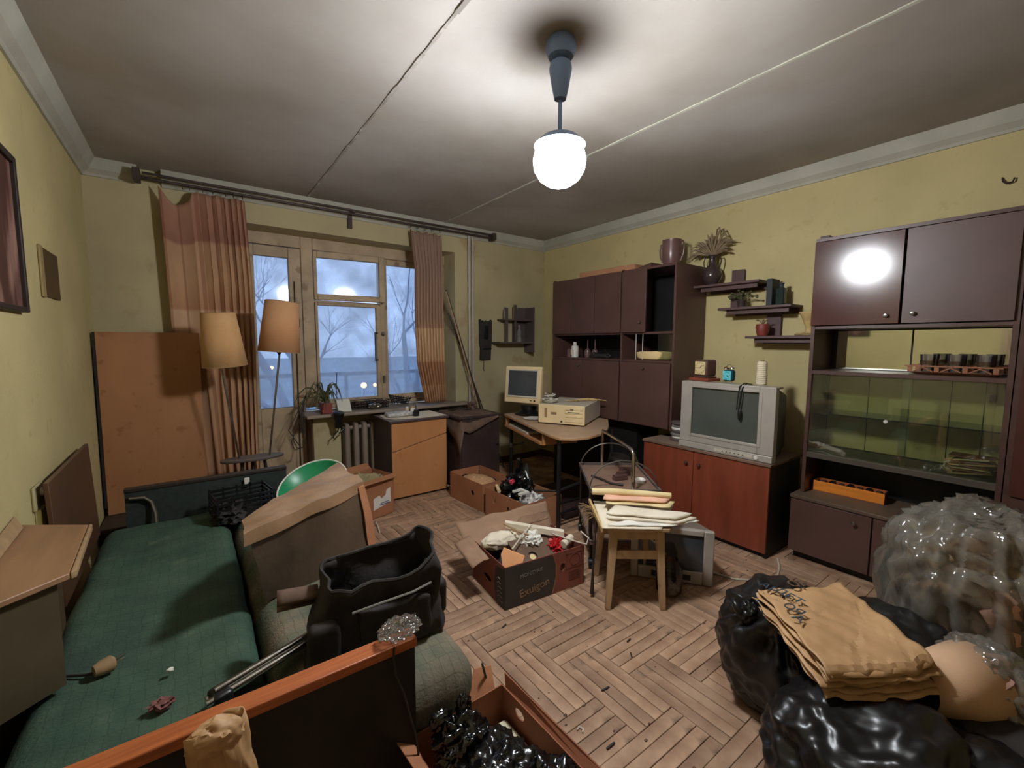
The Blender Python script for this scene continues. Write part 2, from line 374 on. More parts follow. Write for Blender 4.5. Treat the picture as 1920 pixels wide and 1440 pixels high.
# coved cornice (z 2.52 .. 2.62)
def cove(mb, a, b, nrm):
    a = Vector(a); b = Vector(b); nrm = Vector(nrm); prof = [(0, 2.515), (.012, 2.515), (.02, 2.53), (.05, 2.555), (.075, 2.605), (.085, 2.62), (0, 2.62)]
    mb.prism([Vector((a.x, a.y, 0))+nrm*p+Vector((0, 0, z)) for p, z in prof], b-a)
c = MB(); cove(c, (XL, YF, 0), (XL, YB, 0), (1, 0, 0)); trim('trim_1', c, m_corn)
c = MB(); cove(c, (XR, YF, 0), (XR, YB, 0), (-1, 0, 0)); trim('trim_2', c, m_corn)
c = MB(); cove(c, (XL, YB, 0), (-.23, YB, 0), (0, -1, 0)); cove(c, (-.10, YB, 0), (XR, YB, 0), (0, -1, 0)); trim('trim_3', c, m_corn)
def ridge(name, x0, x1, m=None):
    mb = MB(); n = 60; prev = None
    for i in range(n):
        y0 = YF+(YB-YF)*i/n; y1 = YF+(YB-YF)*(i+1)/n; x = x0+(x1-x0)*((y0-YF)/(YB-YF))+random.uniform(-.002, .002); wd = random.uniform(.005, .010)
        mb.box(x-wd, x+wd, y0, y1+.002, H-random.uniform(.003, .006), H+.01)
    trim(name, mb, m or m_crack)
ridge('trim_4', .86, .86); ridge('trim_5', 2.15, 2.15, m_corn)
# baseboards
trim('baseboard_back', MB().box(.55-.15, .40, YB-.015, YB, 0, .07).box(.86, 1.08, YB-.015, YB, 0, .07).box(2.3, XR, YB-.015, YB, 0, .07), m_brownv)
trim('baseboard_right', MB().box(XR-.015, XR, YF, YB-.02, 0, .07), m_brownv)
trim('baseboard_left', MB().box(XL, XL+.015, YF, YB-.02, 0, .07), m_brownv)
# pale flush door in the left wall beside the camera (seen in the cabinet mirror)
d = thing('door_2', None, None, (XL, .3, 0), kind='structure')
MB().box(XL, XL+.02, -.15, .65, 0, 2.0).obj('door_leaf', m_cream, d, bevel=.003)
MB().box(XL, XL+.035, -.21, -.15, 0, 2.06).box(XL, XL+.035, .65, .71, 0, 2.06).box(XL, XL+.035, -.21, .71, 2.0, 2.06).obj('door_frame', m_cream, d, bevel=.003)
MB().box(XL+.02, XL+.03, .56, .60, .95, 1.12).cyl((XL+.03, .58, 1.05), (XL+.07, .58, 1.05), .009).cyl((XL+.07, .58, 1.05), (XL+.07, .47, 1.05), .009).obj('door_handle', m_blk, d)
# floor: slab + block-herringbone parquet
fl = thing('floor', None, None, (0, 0, 0), kind='structure')
MB().box(XL-.2, XR+.2, YF-.2, YB+DW, -.2, -.018).obj('subfloor', m_sub, fl, smooth=False)
PW = .2065; SW = PW/4; PL = 2*PW
def plank_mesh(name, g=.0012):
    mb = MB(); a, b = PL/2-g, SW/2-g; k = .0014
    mb.add([(-a, -b, -.018), (a, -b, -.018), (a, b, -.018), (-a, b, -.018), (-a, -b, -k), (a, -b, -k), (a, b, -k), (-a, b, -k),
            (-a+k, -b+k, 0), (a-k, -b+k, 0), (a-k, b-k, 0), (-a+k, b-k, 0)],
           [(0, 1, 5, 4), (1, 2, 6, 5), (2, 3, 7, 6), (3, 0, 4, 7), (4, 5, 9, 8), (5, 6, 10, 9), (6, 7, 11, 10), (7, 4, 8, 11), (8, 9, 10, 11)])
    return mb
pm = plank_mesh('plank'); pme = bpy.data.meshes.new('plank'); pme.from_pydata(pm.v, [], pm.f); pme.materials.append(m_plank)
slots = []
for i in range(-26, 27):
    for j in range(-14, 15):
        ox = 1.02+i*PW+j*2*PW; oy = 1.51-i*PW+j*2*PW
        for k in range(4):
            slots.append((ox+PW, oy+(k+.5)*SW, 0)); slots.append((ox+(k+.5)*SW, oy-PW, 90))
slots = [s for s in slots if XL-.1 < s[0] < XR+.1 and YF-.1 < s[1] < YB+.1]
fw = Vector((math.sin(R(36.45)), math.cos(R(36.45))))
def vis(s):
    x, y, _ = s
    if not (.62 < x < 3.2 and y > .3): return False
    if x < .74 and y > 1.2: return False
    d = x*fw.x+y*fw.y; sd = x*fw.y-y*fw.x
    return d > .3 and abs(sd)/d < 1.25 and 1.35*.9/d < 1.25+.2 and not (x > 1.55 and y < .95) and not (x > 2.95 and y < 2.2) and not (x > 1.9 and y > 2.4)
cand = sorted([s for s in slots if vis(s)], key=lambda s: s[0]**2+s[1]**2)
near = set(cand[:300])
rest = MB()
for s in slots:
    M = T(s[0], s[1], random.uniform(-.0016, 0)) @ RZ(s[2]+random.uniform(-.25, .25)) @ RX(random.uniform(-.5, .5)) @ RY(random.uniform(-.12, .12))
    if s in near:
        o = bpy.data.objects.new('plank', pme); COL.objects.link(o); o.parent = fl; o.matrix_local = M
    else: rest.add(pm.v, pm.f, M)
rest.obj('parquet', m_plank, fl, smooth=False, kind='stuff')

# ---------------------------------------------------------------- window and balcony door
GY = 4.40
def sash(mb, x0, x1, z0, z1, px0, px1, pz0, pz1, y0, y1):
    mb.box(x0, px0, y0, y1, z0, z1).box(px1, x1, y0, y1, z0, z1).box(px0, px1, y0, y1, z0, pz0).box(px0, px1, y0, y1, pz1, z1)
wn = thing('window_1', None, None, (1.6, GY, .8), kind='structure')
f = MB(); f.box(.85, .95, GY-.03, GY+.08, .80, OZ1).box(.95, OX1, GY-.03, GY+.08, 2.25, OZ1).box(.95, OX1, GY-.03, GY+.08, .775, .815)
f.box(1.575, 1.625, GY-.02, GY+.08, .815, 2.25).box(2.235, OX1, GY-.02, GY+.08, .815, 2.25).box(.95, 1.575, GY, GY+.08, 1.775, 1.80)
f.obj('frame', m_cream, wn, bevel=.006)
VM = T(.955, GY, 0) @ RZ(-7.5) @ T(-.955, -GY, 0)
f = MB(VM); sash(f, .955, 1.60, 1.80, 2.243, .985, 1.545, 1.855, 2.185, GY-.045, GY+.01); f.obj('vent_sash', m_cream, wn, bevel=.006)
f = MB(); sash(f, .955, 1.575, .818, 1.775, .98, 1.53, .862, 1.752, GY-.03, GY+.02); f.obj('casement', m_cream, wn, bevel=.006)
f = MB(); sash(f, 1.63, 2.235, .818, 2.25, 1.655, 2.20, .868, 2.19, GY+.0, GY+.04); f.obj('fixed_sash', m_cream, wn, bevel=.006)
for nm, a in (('pane', (.985, 1.545, 1.855, 2.185)), ('pane', (.98, 1.53, .862, 1.752)), ('pane', (1.655, 2.2, .868, 2.19))):
    MB(VM if a[2] > 1.8 else I4).box(a[0]-.005, a[1]+.005, (GY-.02 if a[2] > 1.8 else GY)+.012, (GY-.02 if a[2] > 1.8 else GY)+.015, a[2]-.005, a[3]+.005).obj(nm, m_glass, wn, smooth=False)
h = MB().cyl((1.50, GY-.06, 1.51), (1.50, GY-.06, 1.22), .006).cyl((1.50, GY-.065, 1.50), (1.535, GY-.03, 1.50), .008).cyl((1.50, GY-.065, 1.23), (1.535, GY-.03, 1.23), .008)
h.obj('handle', m_blk, wn)
MB().box(1.585, 1.60, GY-.05, GY-.03, 1.0, 1.07).cyl((1.59, GY-.05, 1.50), (1.59, GY-.08, 1.50), .016).obj('latch', m_steel, wn)
dr = thing('door_1', None, None, (.62, GY, 0), kind='structure')
f = MB(); f.box(OX0, .44, GY-.03, GY+.08, 0, OZ1).box(.44, .85, GY-.03, GY+.08, 2.25, OZ1); f.obj('frame', m_cream, dr, bevel=.006)
f = MB(); sash(f, .445, .845, .03, 2.243, .478, .745, .817, 2.152, GY-.035, GY+.02); f.obj('door_leaf', m_cream, dr, bevel=.006)
MB().box(.478, .745, GY-.02, GY+.01, .10, .74).obj('panel', m_cream, dr, bevel=.01)
MB().box(.478, .745, GY-.03, GY+.01, .03, .10).box(.478, .745, GY-.03, GY+.01, .74, .817).obj('rail', m_cream, dr, bevel=.004)
MB().box(.474, .75, GY+.0, GY+.003, .812, 2.157).obj('pane', m_glass, dr, smooth=False)
MB().cyl((.80, GY-.03, 1.62), (.80, GY-.09, 1.62), .008).cyl((.80, GY-.09, 1.62), (.80, GY-.10, 1.54), .009).box(.785, .812, GY-.045, GY-.03, 1.56, 1.66).obj('handle', m_blk, dr)
sl = MB().box(.78, 2.42, 4.02, GY-.04, .742, .772)
sl.obj('window_sill', m_radi, bevel=.008, label='dusty painted sill board under the window with pot plant on its left end', cat='window sill')
# surround of window recess
trim('trim_6', MB().box(.835, .85, YB-.01, GY, 0, .74), m_brownv)

# outside: balcony rail, ground, bare trees, street lights
o_ = thing('balcony', 'concrete balcony slab with thin railing outside the window', 'balcony', (1.2, 5.2, -.1))
MB().box(-1.5, 4.5, YB+DW, 5.9, -.3, -.05).obj('slab', m_corn, o_)
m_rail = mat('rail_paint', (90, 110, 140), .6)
MB().box(-1.5, 4.5, 5.82, 5.86, .98, 1.03).box(-1.5, 4.5, 5.83, 5.85, .55, .58).box(-1.5, 4.5, 5.83, 5.85, .1, .13).obj('handrail', m_rail, o_)
for x in (-1.4, -.4, .6, 1.6, 2.6, 3.6, 4.4): MB().box(x, x+.04, 5.82, 5.86, -.05, 1.0).obj('post', m_rail, o_)
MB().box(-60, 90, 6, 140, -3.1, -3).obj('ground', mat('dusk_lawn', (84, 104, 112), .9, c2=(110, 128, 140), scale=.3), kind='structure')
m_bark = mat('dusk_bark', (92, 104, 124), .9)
def tree(x, y, h, seed, lab):
    rnd = random.Random(seed); mb = MB()
    def br(p, d, L, r, k):
        pts = [p]; rs = [r]; q = Vector(p); dd = Vector(d)
        for i in range(4):
            dd = (dd+Vector((rnd.uniform(-.25, .25), rnd.uniform(-.25, .25), rnd.uniform(-.05, .15)))).normalized(); q = q+dd*L/4; pts.append(q.copy()); rs.append(r*(1-.14*(i+1)))
        mb.tube(pts, rs, 5)
        if k > 0:
            for _ in range(4 if k > 1 else 5):
                t = rnd.randint(1, 4); nd = (dd+Vector((rnd.uniform(-1, 1), rnd.uniform(-1, 1), rnd.uniform(-.1, .8)))).normalized()
                br(pts[t], nd, L*rnd.uniform(.5, .75), rs[t]*.55, k-1)
    br(Vector((x, y, -3)), Vector((0, 0, 1)), h*.55, h*.022, 4)
    mb.obj('bare_tree', m_bark, label=lab, cat='tree', smooth=False)
tree(2.4, 13, 8.5, 3, 'bare leafless tree outside seen through the balcony door pane')
tree(6.2, 15, 9, 5, 'bare leafless tree outside behind the middle of the window')
tree(8.6, 14, 8, 9, 'bare leafless tree outside seen through the right window pane')
tree(4.3, 22, 9, 12, 'distant bare tree between the two nearer ones outside the window')
m_lite = mat('street_light_glow', (255, 170, 110), emit=9, var=0)
for k, (x, y, z, r, lab) in enumerate(((7.6, 24, -.9, .16, 'orange glowing street light low behind the casement pane'), (8.9, 26, -1.1, .11, 'small street light just right of the orange one'),
                                       (5.0, 25, .1, .08, 'small cold street light left in the casement pane'), (2.9, 22, .3, .08, 'small street light seen through the balcony door'))):
    t = thing('street_light', lab, 'street light', (x, y, -3))
    MB().cyl((x, y, -3), (x, y, z-r), .05, .03, 8).obj('post', m_bark, t); MB().blob((x, y, z), (r, r, r), 2, 0).obj('lamp_head', m_lite, t)

# ---------------------------------------------------------------- ceiling lamp
LX, LY = 1.26, 1.383
t = thing('ceiling_lamp', 'hanging ceiling lamp with glowing white glass shade on a thin rod', 'lamp', (LX, LY, 1.95))
m_cap = mat('blue_grey_lamp_metal', (110, 130, 160), .5, .3, var=.05)
MB(T(LX, LY, 0)).lathe([(.02, 2.53), (.05, 2.545), (.062, 2.575), (.058, 2.605), (.04, 2.62)]).obj('ceiling_rose', m_cap, t)
MB(T(LX, LY, 0)).lathe([(.008, 2.52), (.026, 2.53), (.026, 2.54), (.01, 2.545)]).lathe([(.024, 2.385), (.036, 2.44), (.046, 2.50), (.042, 2.52), (.012, 2.53)]).obj('socket_cup', m_cap, t)
MB().cyl((LX, LY, 2.25), (LX, LY, 2.40), .008).obj('rod', m_cap, t)
MB(T(LX, LY, 0)).lathe([(.105, 2.205), (.075, 2.235), (.03, 2.25), (.012, 2.262)]).obj('shade_cap', m_cap, t)  # cap made wider than the real one to shade the ceiling
m_bulb = bpy.data.materials.new('opal_glass_lit'); m_bulb.use_nodes = True
_b = m_bulb.node_tree.nodes['Principled BSDF']; _b.inputs['Emission Strength'].default_value = LAMP_POWER
_b.inputs['Emission Color'].default_value = (.93, .97, 1, 1); _b.inputs['Base Color'].default_value = (.9, .9, .9, 1)
MB(T(LX, LY, 0)).lathe([(.012, 2.045), (.05, 2.052), (.082, 2.075), (.103, 2.11), (.108, 2.15), (.098, 2.19), (.07, 2.204), (.03, 2.206)], n=24).obj('glass_shade', m_bulb, t)

# ---------------------------------------------------------------- window wall: rod, curtains, pipes, sticks
t = thing('curtain_rod', 'long dark double curtain rod under the ceiling over the window', 'curtain rod', (1.2, YB-.1, 2.5))
m_rod = mat('sooty_rod', (70, 56, 52), .55, .2, var=.3)
MB().cyl((-.22, YB-.10, 2.535), (2.70, YB-.10, 2.54), .010).cyl((-.20, YB-.15, 2.555), (2.66, YB-.15, 2.56), .008).obj('rod', m_rod, t)
MB().box(-.25, -.21, YB-.17, YB-.07, 2.50, 2.58).obj('end_bracket', m_rod, t, bevel=.004)
MB().box(2.68, 2.72, YB-.17, YB-.07, 2.51, 2.58).obj('end_bracket', m_rod, t, bevel=.004)
MB().box(1.20, 1.24, YB-.03, YB, 2.43, 2.58).box(1.205, 1.235, YB-.16, YB-.03, 2.54, 2.555).obj('bracket', m_rod, t, bevel=.003)
for x in (0.02, .06, .14, .2, .28, .33, .39, 1.76, 1.84, 1.92, 2.0, 2.08):
    MB().tube(arc((x, YB-.10, 2.522), .018, 90, 400, (0, 1, 0), (0, 0, 1), 10), .0025, 5).obj('hook', m_rod, t)
def curtain_mat(name, cols, k):
    m = bpy.data.materials.new(name); m.use_nodes = True; n = m.node_tree.nodes; l = m.node_tree.links; b = n['Principled BSDF']
    uv = n.new('ShaderNodeUVMap'); sp = n.new('ShaderNodeSeparateXYZ'); l.new(uv.outputs[0], sp.inputs[0])
    cr = n.new('ShaderNodeValToRGB'); cr.color_ramp.interpolation = 'LINEAR'; l.new(sp.outputs['Y'], cr.inputs[0])
    el = cr.color_ramp.elements; el[0].position = 0; el[0].color = (*lin(cols[0][1]), 1); el[1].position = 1; el[1].color = (*lin(cols[-1][1]), 1)
    for p, c in cols[1:-1]: e = el.new(p); e.color = (*lin(c), 1)
    mu = n.new('ShaderNodeMath'); mu.operation = 'MULTIPLY'; mu.inputs[1].default_value = k; l.new(sp.outputs['X'], mu.inputs[0])
    fr = n.new('ShaderNodeMath'); fr.operation = 'FRACT'; l.new(mu.outputs[0], fr.inputs[0])
    gt = n.new('ShaderNodeMath'); gt.operation = 'LESS_THAN'; gt.inputs[1].default_value = .16; l.new(fr.outputs[0], gt.inputs[0])
    m2 = n.new('ShaderNodeMath'); m2.operation = 'MULTIPLY'; m2.inputs[1].default_value = .45; l.new(gt.outputs[0], m2.inputs[0])
    mx = n.new('ShaderNodeMix'); mx.data_type = 'RGBA'; l.new(m2.outputs[0], mx.inputs[0]); l.new(cr.outputs[0], mx.inputs[6]); mx.inputs[7].default_value = (*lin((112, 60, 36)), 1)
    no = n.new('ShaderNodeTexNoise'); no.inputs['Scale'].default_value = 9; l.new(uv.outputs[0], no.inputs[0])
    hs = n.new('ShaderNodeHueSaturation'); mr = n.new('ShaderNodeMapRange'); mr.inputs[3].default_value = .8; mr.inputs[4].default_value = 1.2
    l.new(no.outputs['Fac'], mr.inputs[0]); l.new(mr.outputs[0], hs.inputs['Value']); l.new(mx.outputs[2], hs.inputs['Color']); l.new(hs.outputs[0], b.inputs['Base Color'])
    b.inputs['Roughness'].default_value = .9; b.inputs['Transmission Weight'].default_value = 0
    return m
def curtain(name, m, pts, nf, amp, lab, y0, topfn=None, seed=0, warp=1.0):
    """pts: rows (v, xl, xr, z) top to bottom"""
    NU, NV = 120, 46; vs = []; fs = []; uvs = []
    def row(v):
        for a, b in zip(pts, pts[1:]):
            if v <= b[0]: k = (v-a[0])/(b[0]-a[0]); return [a[i]+(b[i]-a[i])*k for i in (1, 2, 3)]
        return list(pts[-1][1:])
    for j in range(NV):
        v = j/(NV-1); xl, xr, z = row(v)
        for i in range(NU):
            u = i/(NU-1); ph = 2*math.pi*nf*u**warp
            y = y0+amp*math.sin(ph+.4*math.sin(v*3+seed))*(.55+.45*v)+.012*noise.noise(Vector((u*5, v*4, seed)))
            x = xl+(xr-xl)*u+.25*amp*math.sin(2*ph+1+v)
            zz = z+(topfn(u)*(1-v)**6 if topfn else 0)
            vs.append((x, y, zz)); uvs.append((u, v))
    for j in range(NV-1):
        for i in range(NU-1): fs.append((j*NU+i, j*NU+i+1, (j+1)*NU+i+1, (j+1)*NU+i))
    mb = MB(); mb.add(vs, fs); o = mb.obj(name, m, label=lab, cat='curtain', ang=80, solid=.003, group='brown checked curtains at the window')
    ul = o.data.uv_layers.new(name='UVMap')
    for lp in o.data.loops: ul.data[lp.index].uv = uvs[lp.vertex_index]
mc1 = curtain_mat('brown_orange_curtain', [(0, (166, 124, 100)), (.05, (158, 112, 90)), (.16, (142, 98, 80)), (.17, (174, 134, 104)), (.30, (178, 138, 104)), (.40, (168, 122, 88)), (.41, (192, 154, 122)), (.6, (182, 140, 106)), (1, (172, 128, 94))], 5)
mc2 = curtain_mat('striped_curtain', [(0, (150, 120, 104)), (.45, (158, 124, 102)), (.5, (172, 134, 104)), (.51, (206, 168, 128)), (.68, (200, 158, 116)), (.70, (166, 116, 82)), (.86, (172, 122, 86)), (.87, (190, 144, 106)), (1, (174, 128, 94))], 9)
curtain('curtain', mc1, [(0, -.125, .395, 2.50), (.3, -.11, .42, 1.86), (.5, -.10, .42, 1.45), (1, -.02, .40, .36)], 7, .024,
        'wide orange brown curtain at the left of the balcony door, sagging at its top corner', YB-.11,
        lambda u: -.11*max(0, math.sin(math.pi*min(1, u/.42)))**1.2-.012*abs(math.sin(u*14)), 1, 2.3)
curtain('curtain', mc2, [(0, 1.755, 2.08, 2.49), (.2, 1.80, 2.09, 2.12), (.45, 1.79, 2.09, 1.65), (.7, 1.81, 2.10, 1.2), (1, 1.90, 2.11, .80)], 9, .022,
        'narrow striped orange brown curtain hanging at the right side of the window', YB-.115, lambda u: -.02*abs(math.sin(u*12)), 4)
t = thing('heating_pipes', 'pair of vertical painted heating pipes in the corner right of the window', 'pipe', (2.47, YB-.04, 0))
for k, x in enumerate((2.45, 2.495)):
    MB().cyl((x, YB-.04, 0), (x, YB-.04, H), .0125, n=12).obj('pipe', m_pipe, t)
    MB().cyl((x, YB-.04, .98), (x, YB-.04, 1.02), .017, n=12).obj('coupling', m_pipe, t)
for k, (a, b, r, lab) in enumerate((((2.16, YB-.06, 1.95), (2.74, 3.98, .0), .010, 'long dark pole leaning into the corner, the one lying nearest the pipes'),
                                    ((2.14, YB-.10, 1.93), (2.66, 3.90, .0), .008, 'thin pale leaning pole beside the dark one right of the window'),
                                    ((2.20, YB-.03, 1.72), (2.80, 3.94, .0), .007, 'shortest of the thin poles leaning behind the heating pipes'))):
    q = Vector(a).lerp(Vector(b), .5); x = Vector(b)-Vector(a); e = Vector(a)+x*1.0
    MB().tube([a, (q.x+.01, q.y, q.z-.02), b], [r, r, r], 8).obj('leaning_pole', [m_cable, m_wood, m_cable][k], label=lab, cat='pole', group='poles leaning in the corner')
# radiator
t = thing('radiator', 'old cast iron radiator in the niche under the window', 'radiator', (1.6, YB+.06, .08))
for i in range(12):
    x = 1.15+i*.082
    if x > 2.1: break
    q = MB()
    q.soft((x, YB+.06, .36), (.055, .13, .58), .03, 6); q.obj('section', m_radi, t)
MB().cyl((1.12, YB+.06, .60), (2.10, YB+.06, .60), .02).cyl((1.12, YB+.06, .12), (2.10, YB+.06, .12), .02).cyl((1.16, YB+.06, 0), (1.16, YB+.06, .12), .012).obj('manifold', m_radi, t)
# carved wooden wall hanging
t = thing('carved_wall_hanging', 'dark carved wooden plaque with a notched top and string tail on the back wall', 'plaque', (2.68, YB-.02, 1.2))
pl = MB()
out = [(2.60, 1.215), (2.735, 1.215), (2.742, 1.35), (2.75, 1.40), (2.752, 1.66), (2.735, 1.668), (2.725, 1.63), (2.708, 1.655), (2.69, 1.63), (2.675, 1.66), (2.655, 1.63), (2.635, 1.66), (2.62, 1.63), (2.605, 1.672), (2.59, 1.66), (2.592, 1.40), (2.604, 1.35)]
pl.prism([(x, YB-.03, z) for x, z in out], (0, .028, 0)); pl.obj('board', m_blkfab, t, bevel=.003)
MB().box(2.64, 2.70, YB-.04, YB-.03, 1.45, 1.60).obj('carving', m_blk, t, bevel=.003)
MB().box(2.62, 2.74, YB-.042, YB-.03, 1.335, 1.35).obj('carving', m_blk, t, bevel=.003)
MB().tube([(2.65, YB-.015, 1.215), (2.652, YB-.012, 1.16), (2.648, YB-.012, 1.12), (2.656, YB-.012, 1.09)], .004, 5).obj('tassel', m_cable, t)
# small corner shelf on the back wall
m_sh = mat('grey_brown_shelf', (84, 72, 70), .6, var=.15, dust=.3)
t = thing('small_wall_shelf', 'little dark two tier shelf fixed on the back wall in the right corner', 'shelf', (3.02, YB, 1.35))
MB().box(3.235, 3.25, YB-.18, YB, 1.30, 1.82).obj('side_panel', m_sh, t, bevel=.002)
MB().box(2.84, 3.235, YB-.15, YB, 1.66, 1.678).obj('board', m_sh, t, bevel=.002)
MB().box(2.76, 3.235, YB-.17, YB, 1.40, 1.42).obj('board', m_sh, t, bevel=.002)
MB().box(2.87, 2.905, YB-.13, YB-.112, 1.42, 1.80).obj('upright', m_sh, t, bevel=.002)
MB().box(3.0, 3.03, YB-.13, YB-.112, 1.42, 1.84).obj('upright', m_sh, t, bevel=.002)
MB().box(3.05, 3.235, YB-.02, YB-.005, 1.42, 1.82).obj('back_panel', m_sh, t)
q = MB(T(3.09, YB-.09, 1.42)); q.lathe([(.028, 0), (.034, .03), (.022, .06), (.03, .09), (.026, .13), (.012, .15), (.018, .18), (.004, .20)], n=12)
q.obj('figurine', m_inkgrey, label='small dark statuette on the lower board of the corner shelf', cat='ornament')
q = MB(T(3.03, YB-.06, 1.678)); q.prism([(0, 0, 0), (.03, 0, 0), (.06, 0, .13), (.04, 0, .17), (.01, 0, .17)], (0, .02, 0)); q.obj('wooden_bird', m_wood, label='pale little wooden carving on top board of the corner shelf', cat='ornament')
q = MB(T(2.88, YB-.10, 1.678)); q.lathe([(.018, 0), (.02, .10), (.012, .12), (.012, .13)], n=10); q.obj('small_bottle', m_inkgrey, label='grey little bottle at the left end of the corner shelf top board', cat='bottle')

# ---------------------------------------------------------------- left wall
t = thing('large_picture', 'large brown woodland picture in dark frame on the left wall', 'picture', (XL, 2.3, 1.5))
MB().box(XL, XL+.014, 1.95, 2.50, 1.535, 2.085).obj('panel', mat('brown_painted_panel', (74, 40, 32), .6, scale=2.2, c2=(158, 120, 104), stretch=(1, 4, 1.2), detail=8, ramp=(.5, .72)), t)
MB().box(XL, XL+.028, 2.50, 2.522, 1.515, 2.10).box(XL, XL+.028, 1.93, 1.955, 1.515, 2.10).box(XL, XL+.028, 1.955, 2.50, 1.515, 1.535).box(XL, XL+.028, 1.955, 2.50, 2.075, 2.10).obj('frame', m_dkbrown, t, bevel=.004)
t = thing('small_picture', 'small dark olive picture with pale left edge on the left wall', 'picture', (XL, 3.0, 1.6))
MB().box(XL, XL+.008, 2.90, 3.185, 1.612, 1.832).obj('panel', mat('olive_dark', (80, 58, 26), .7), t)
MB().box(XL, XL+.010, 2.85, 2.905, 1.605, 1.838).obj('edge', mat('olive_pale', (150, 128, 84), .7), t, bevel=.004)
t = thing('wall_socket', 'old yellowed electrical socket plate on the left wall above the dark board', 'socket', (XL, 2.47, .74))
MB().box(XL, XL+.012, 2.415, 2.535, .742, .838).obj('plate', mat('old_socket', (170, 158, 120), .5), t, bevel=.006)
MB().cyl((XL+.012, 2.50, .80), (XL+.022, 2.50, .80), .018, n=14).obj('rocker', m_white, t)
MB().box(XL+.001, XL+.02, 2.44, 2.52, .60, .742).obj('cable_channel', mat('pale_yellow_channel', (214, 204, 150), .5), bevel=.003, label='pale yellow cable channel running down under the wall socket', cat='cable channel')
# leaning boards
def board(p0, p1, h, th, lean, name, m, lab, cat='board', z0=0, seg=None, edge=None):
    """board standing on the line p0-p1 at z0, leaning by lean deg to the left of p0->p1"""
    d = Vector((p1[0]-p0[0], p1[1]-p0[1], 0)); F = frame((p0[0], p0[1], z0), d) @ RX(lean)
    mb = MB(F); mb.box(0, d.length, 0, th, 0, h)
    return mb.obj(name, m, label=lab, cat=cat, bevel=.002)
bx = MB().box(XL+.01, .03, 3.62, 4.03, 0, .235)
bx.obj('low_dark_chest', m_dkbrown, label='low dark box on the floor behind the sofa supporting the plywood sheet', cat='box', bevel=.004)
t = thing('plywood_sheet', 'tall orange plywood sheet leaning against the back wall, black strip for the shaded gap at left', 'board', (-.24, 3.9, .24))
F = frame((-.5, 3.90, .237), (1, 0, 0)) @ RX(-2.6)
MB(F).prism([(0, 0, 0), (.50, 0, 0), (.535, 0, .035), (.55, 0, .08), (.56, 0, 1.235), (0, 0, 1.235)], (0, .018, 0)).obj('sheet', m_orange, t, bevel=.002)
MB(F).box(-.014, -.001, .0, .05, .05, 1.235).obj('gap_shade_strip', m_blkp if 'm_blkp' in globals() else m_blackp, t)  # black strip stands in for the shaded gap beside the sheet
board((-.472, 3.26), (-.472, 2.42), .52, .016, 2, 'leaning_board', m_brownv, 'dark brown veneer panel leaning on the left wall behind the green mattress', z0=.33)
# bedside shelf unit on left wall
t = thing('bedside_shelf', 'low shelf unit with angled orange brown wooden top against the left wall', 'shelf', (-.42, 1.85, 0))
MB().prism([(XL+.003, 1.51, .732), (-.417, 1.60, .732), (-.307, 1.688, .732), (-.325, 2.116, .732), (XL+.003, 2.255, .732)], (0, 0, .018)).obj('top', m_tan, t, bevel=.003)
MB().prism([(-.306, 1.69, .728), (-.294, 1.70, .728), (-.314, 2.11, .728), (-.324, 2.11, .728)], (0, 0, .024)).obj('edge_strip', m_wood, t, bevel=.004)
MB().prism([(XL+.005, 1.545, .42), (-.335, 1.70, .42), (-.347, 1.714, .42), (XL+.005, 1.565, .42)], (0, 0, .312)).obj('front_panel', mat('olive_brown_panel', (78, 66, 46), .5, var=.2), t)
MB().prism([(-.40, 1.72, .402), (-.388, 1.72, .402), (-.405, 2.12, .402), (-.42, 2.12, .402)], (0, 0, .33)).obj('side_panel', m_brownv, t)
MB().box(XL+.005, -.43, 2.10, 2.12, 0, .732).obj('end_panel', m_brownv, t)
MB().prism([(XL+.005, 1.545, 0), (-.45, 1.60, 0), (-.46, 1.615, 0), (XL+.005, 1.565, 0)], (0, 0, .42)).obj('lower_panel', m_brownv, t)
board((-.485, 1.50), (-.485, .70), .62, .016, 4, 'sloping_board', m_dkbrown, 'dark board standing on edge between left wall and green mattress, nearest the camera', z0=0)
MB().hexa([(XL+.003, 1.90, .752), (-.49, 1.90, .752), (-.50, 2.20, .752), (XL+.003, 2.20, .752), (XL+.003, 1.90, .775), (-.51, 1.90, .765), (-.515, 2.20, .79), (XL+.003, 2.20, .80)]).obj('wooden_offcut', m_wood, label='pale wooden offcut lying on the angled bedside shelf against the wall', cat='wood offcut', bevel=.003)

# ---------------------------------------------------------------- sofa bed
def quilt_mat():
    m = mat('green_quilted_cover', (20, 54, 44), .9, scale=7, c2=(54, 86, 66), bump=.35, bscale=110, dust=.42, dustc=(92, 106, 86), spots=6, spotc=(92, 106, 84), detail=9, ramp=(.3, .7))
    n = m.node_tree.nodes; l = m.node_tree.links; b = n['Principled BSDF']; src = b.inputs['Base Color'].links[0].from_socket
    co = n.new('ShaderNodeTexCoord'); bt = n.new('ShaderNodeTexBrick'); l.new(co.outputs['Object'], bt.inputs[0]); bt.offset = .12
    bt.inputs['Scale'].default_value = 1; bt.inputs['Brick Width'].default_value = .034; bt.inputs['Row Height'].default_value = .05; bt.inputs['Mortar Size'].default_value = .0014
    bt.inputs['Mortar Smooth'].default_value = .3
    bt.inputs['Color1'].default_value = (1, 1, 1, 1); bt.inputs['Color2'].default_value = (.86, .86, .86, 1); bt.inputs['Mortar'].default_value = (.3, .3, .3, 1)
    mx = n.new('ShaderNodeMix'); mx.data_type = 'RGBA'; mx.blend_type = 'MULTIPLY'; mx.inputs[0].default_value = .5
    l.new(src, mx.inputs[6]); l.new(bt.outputs['Color'], mx.inputs[7]); l.new(mx.outputs[2], b.inputs['Base Color'])
    return m
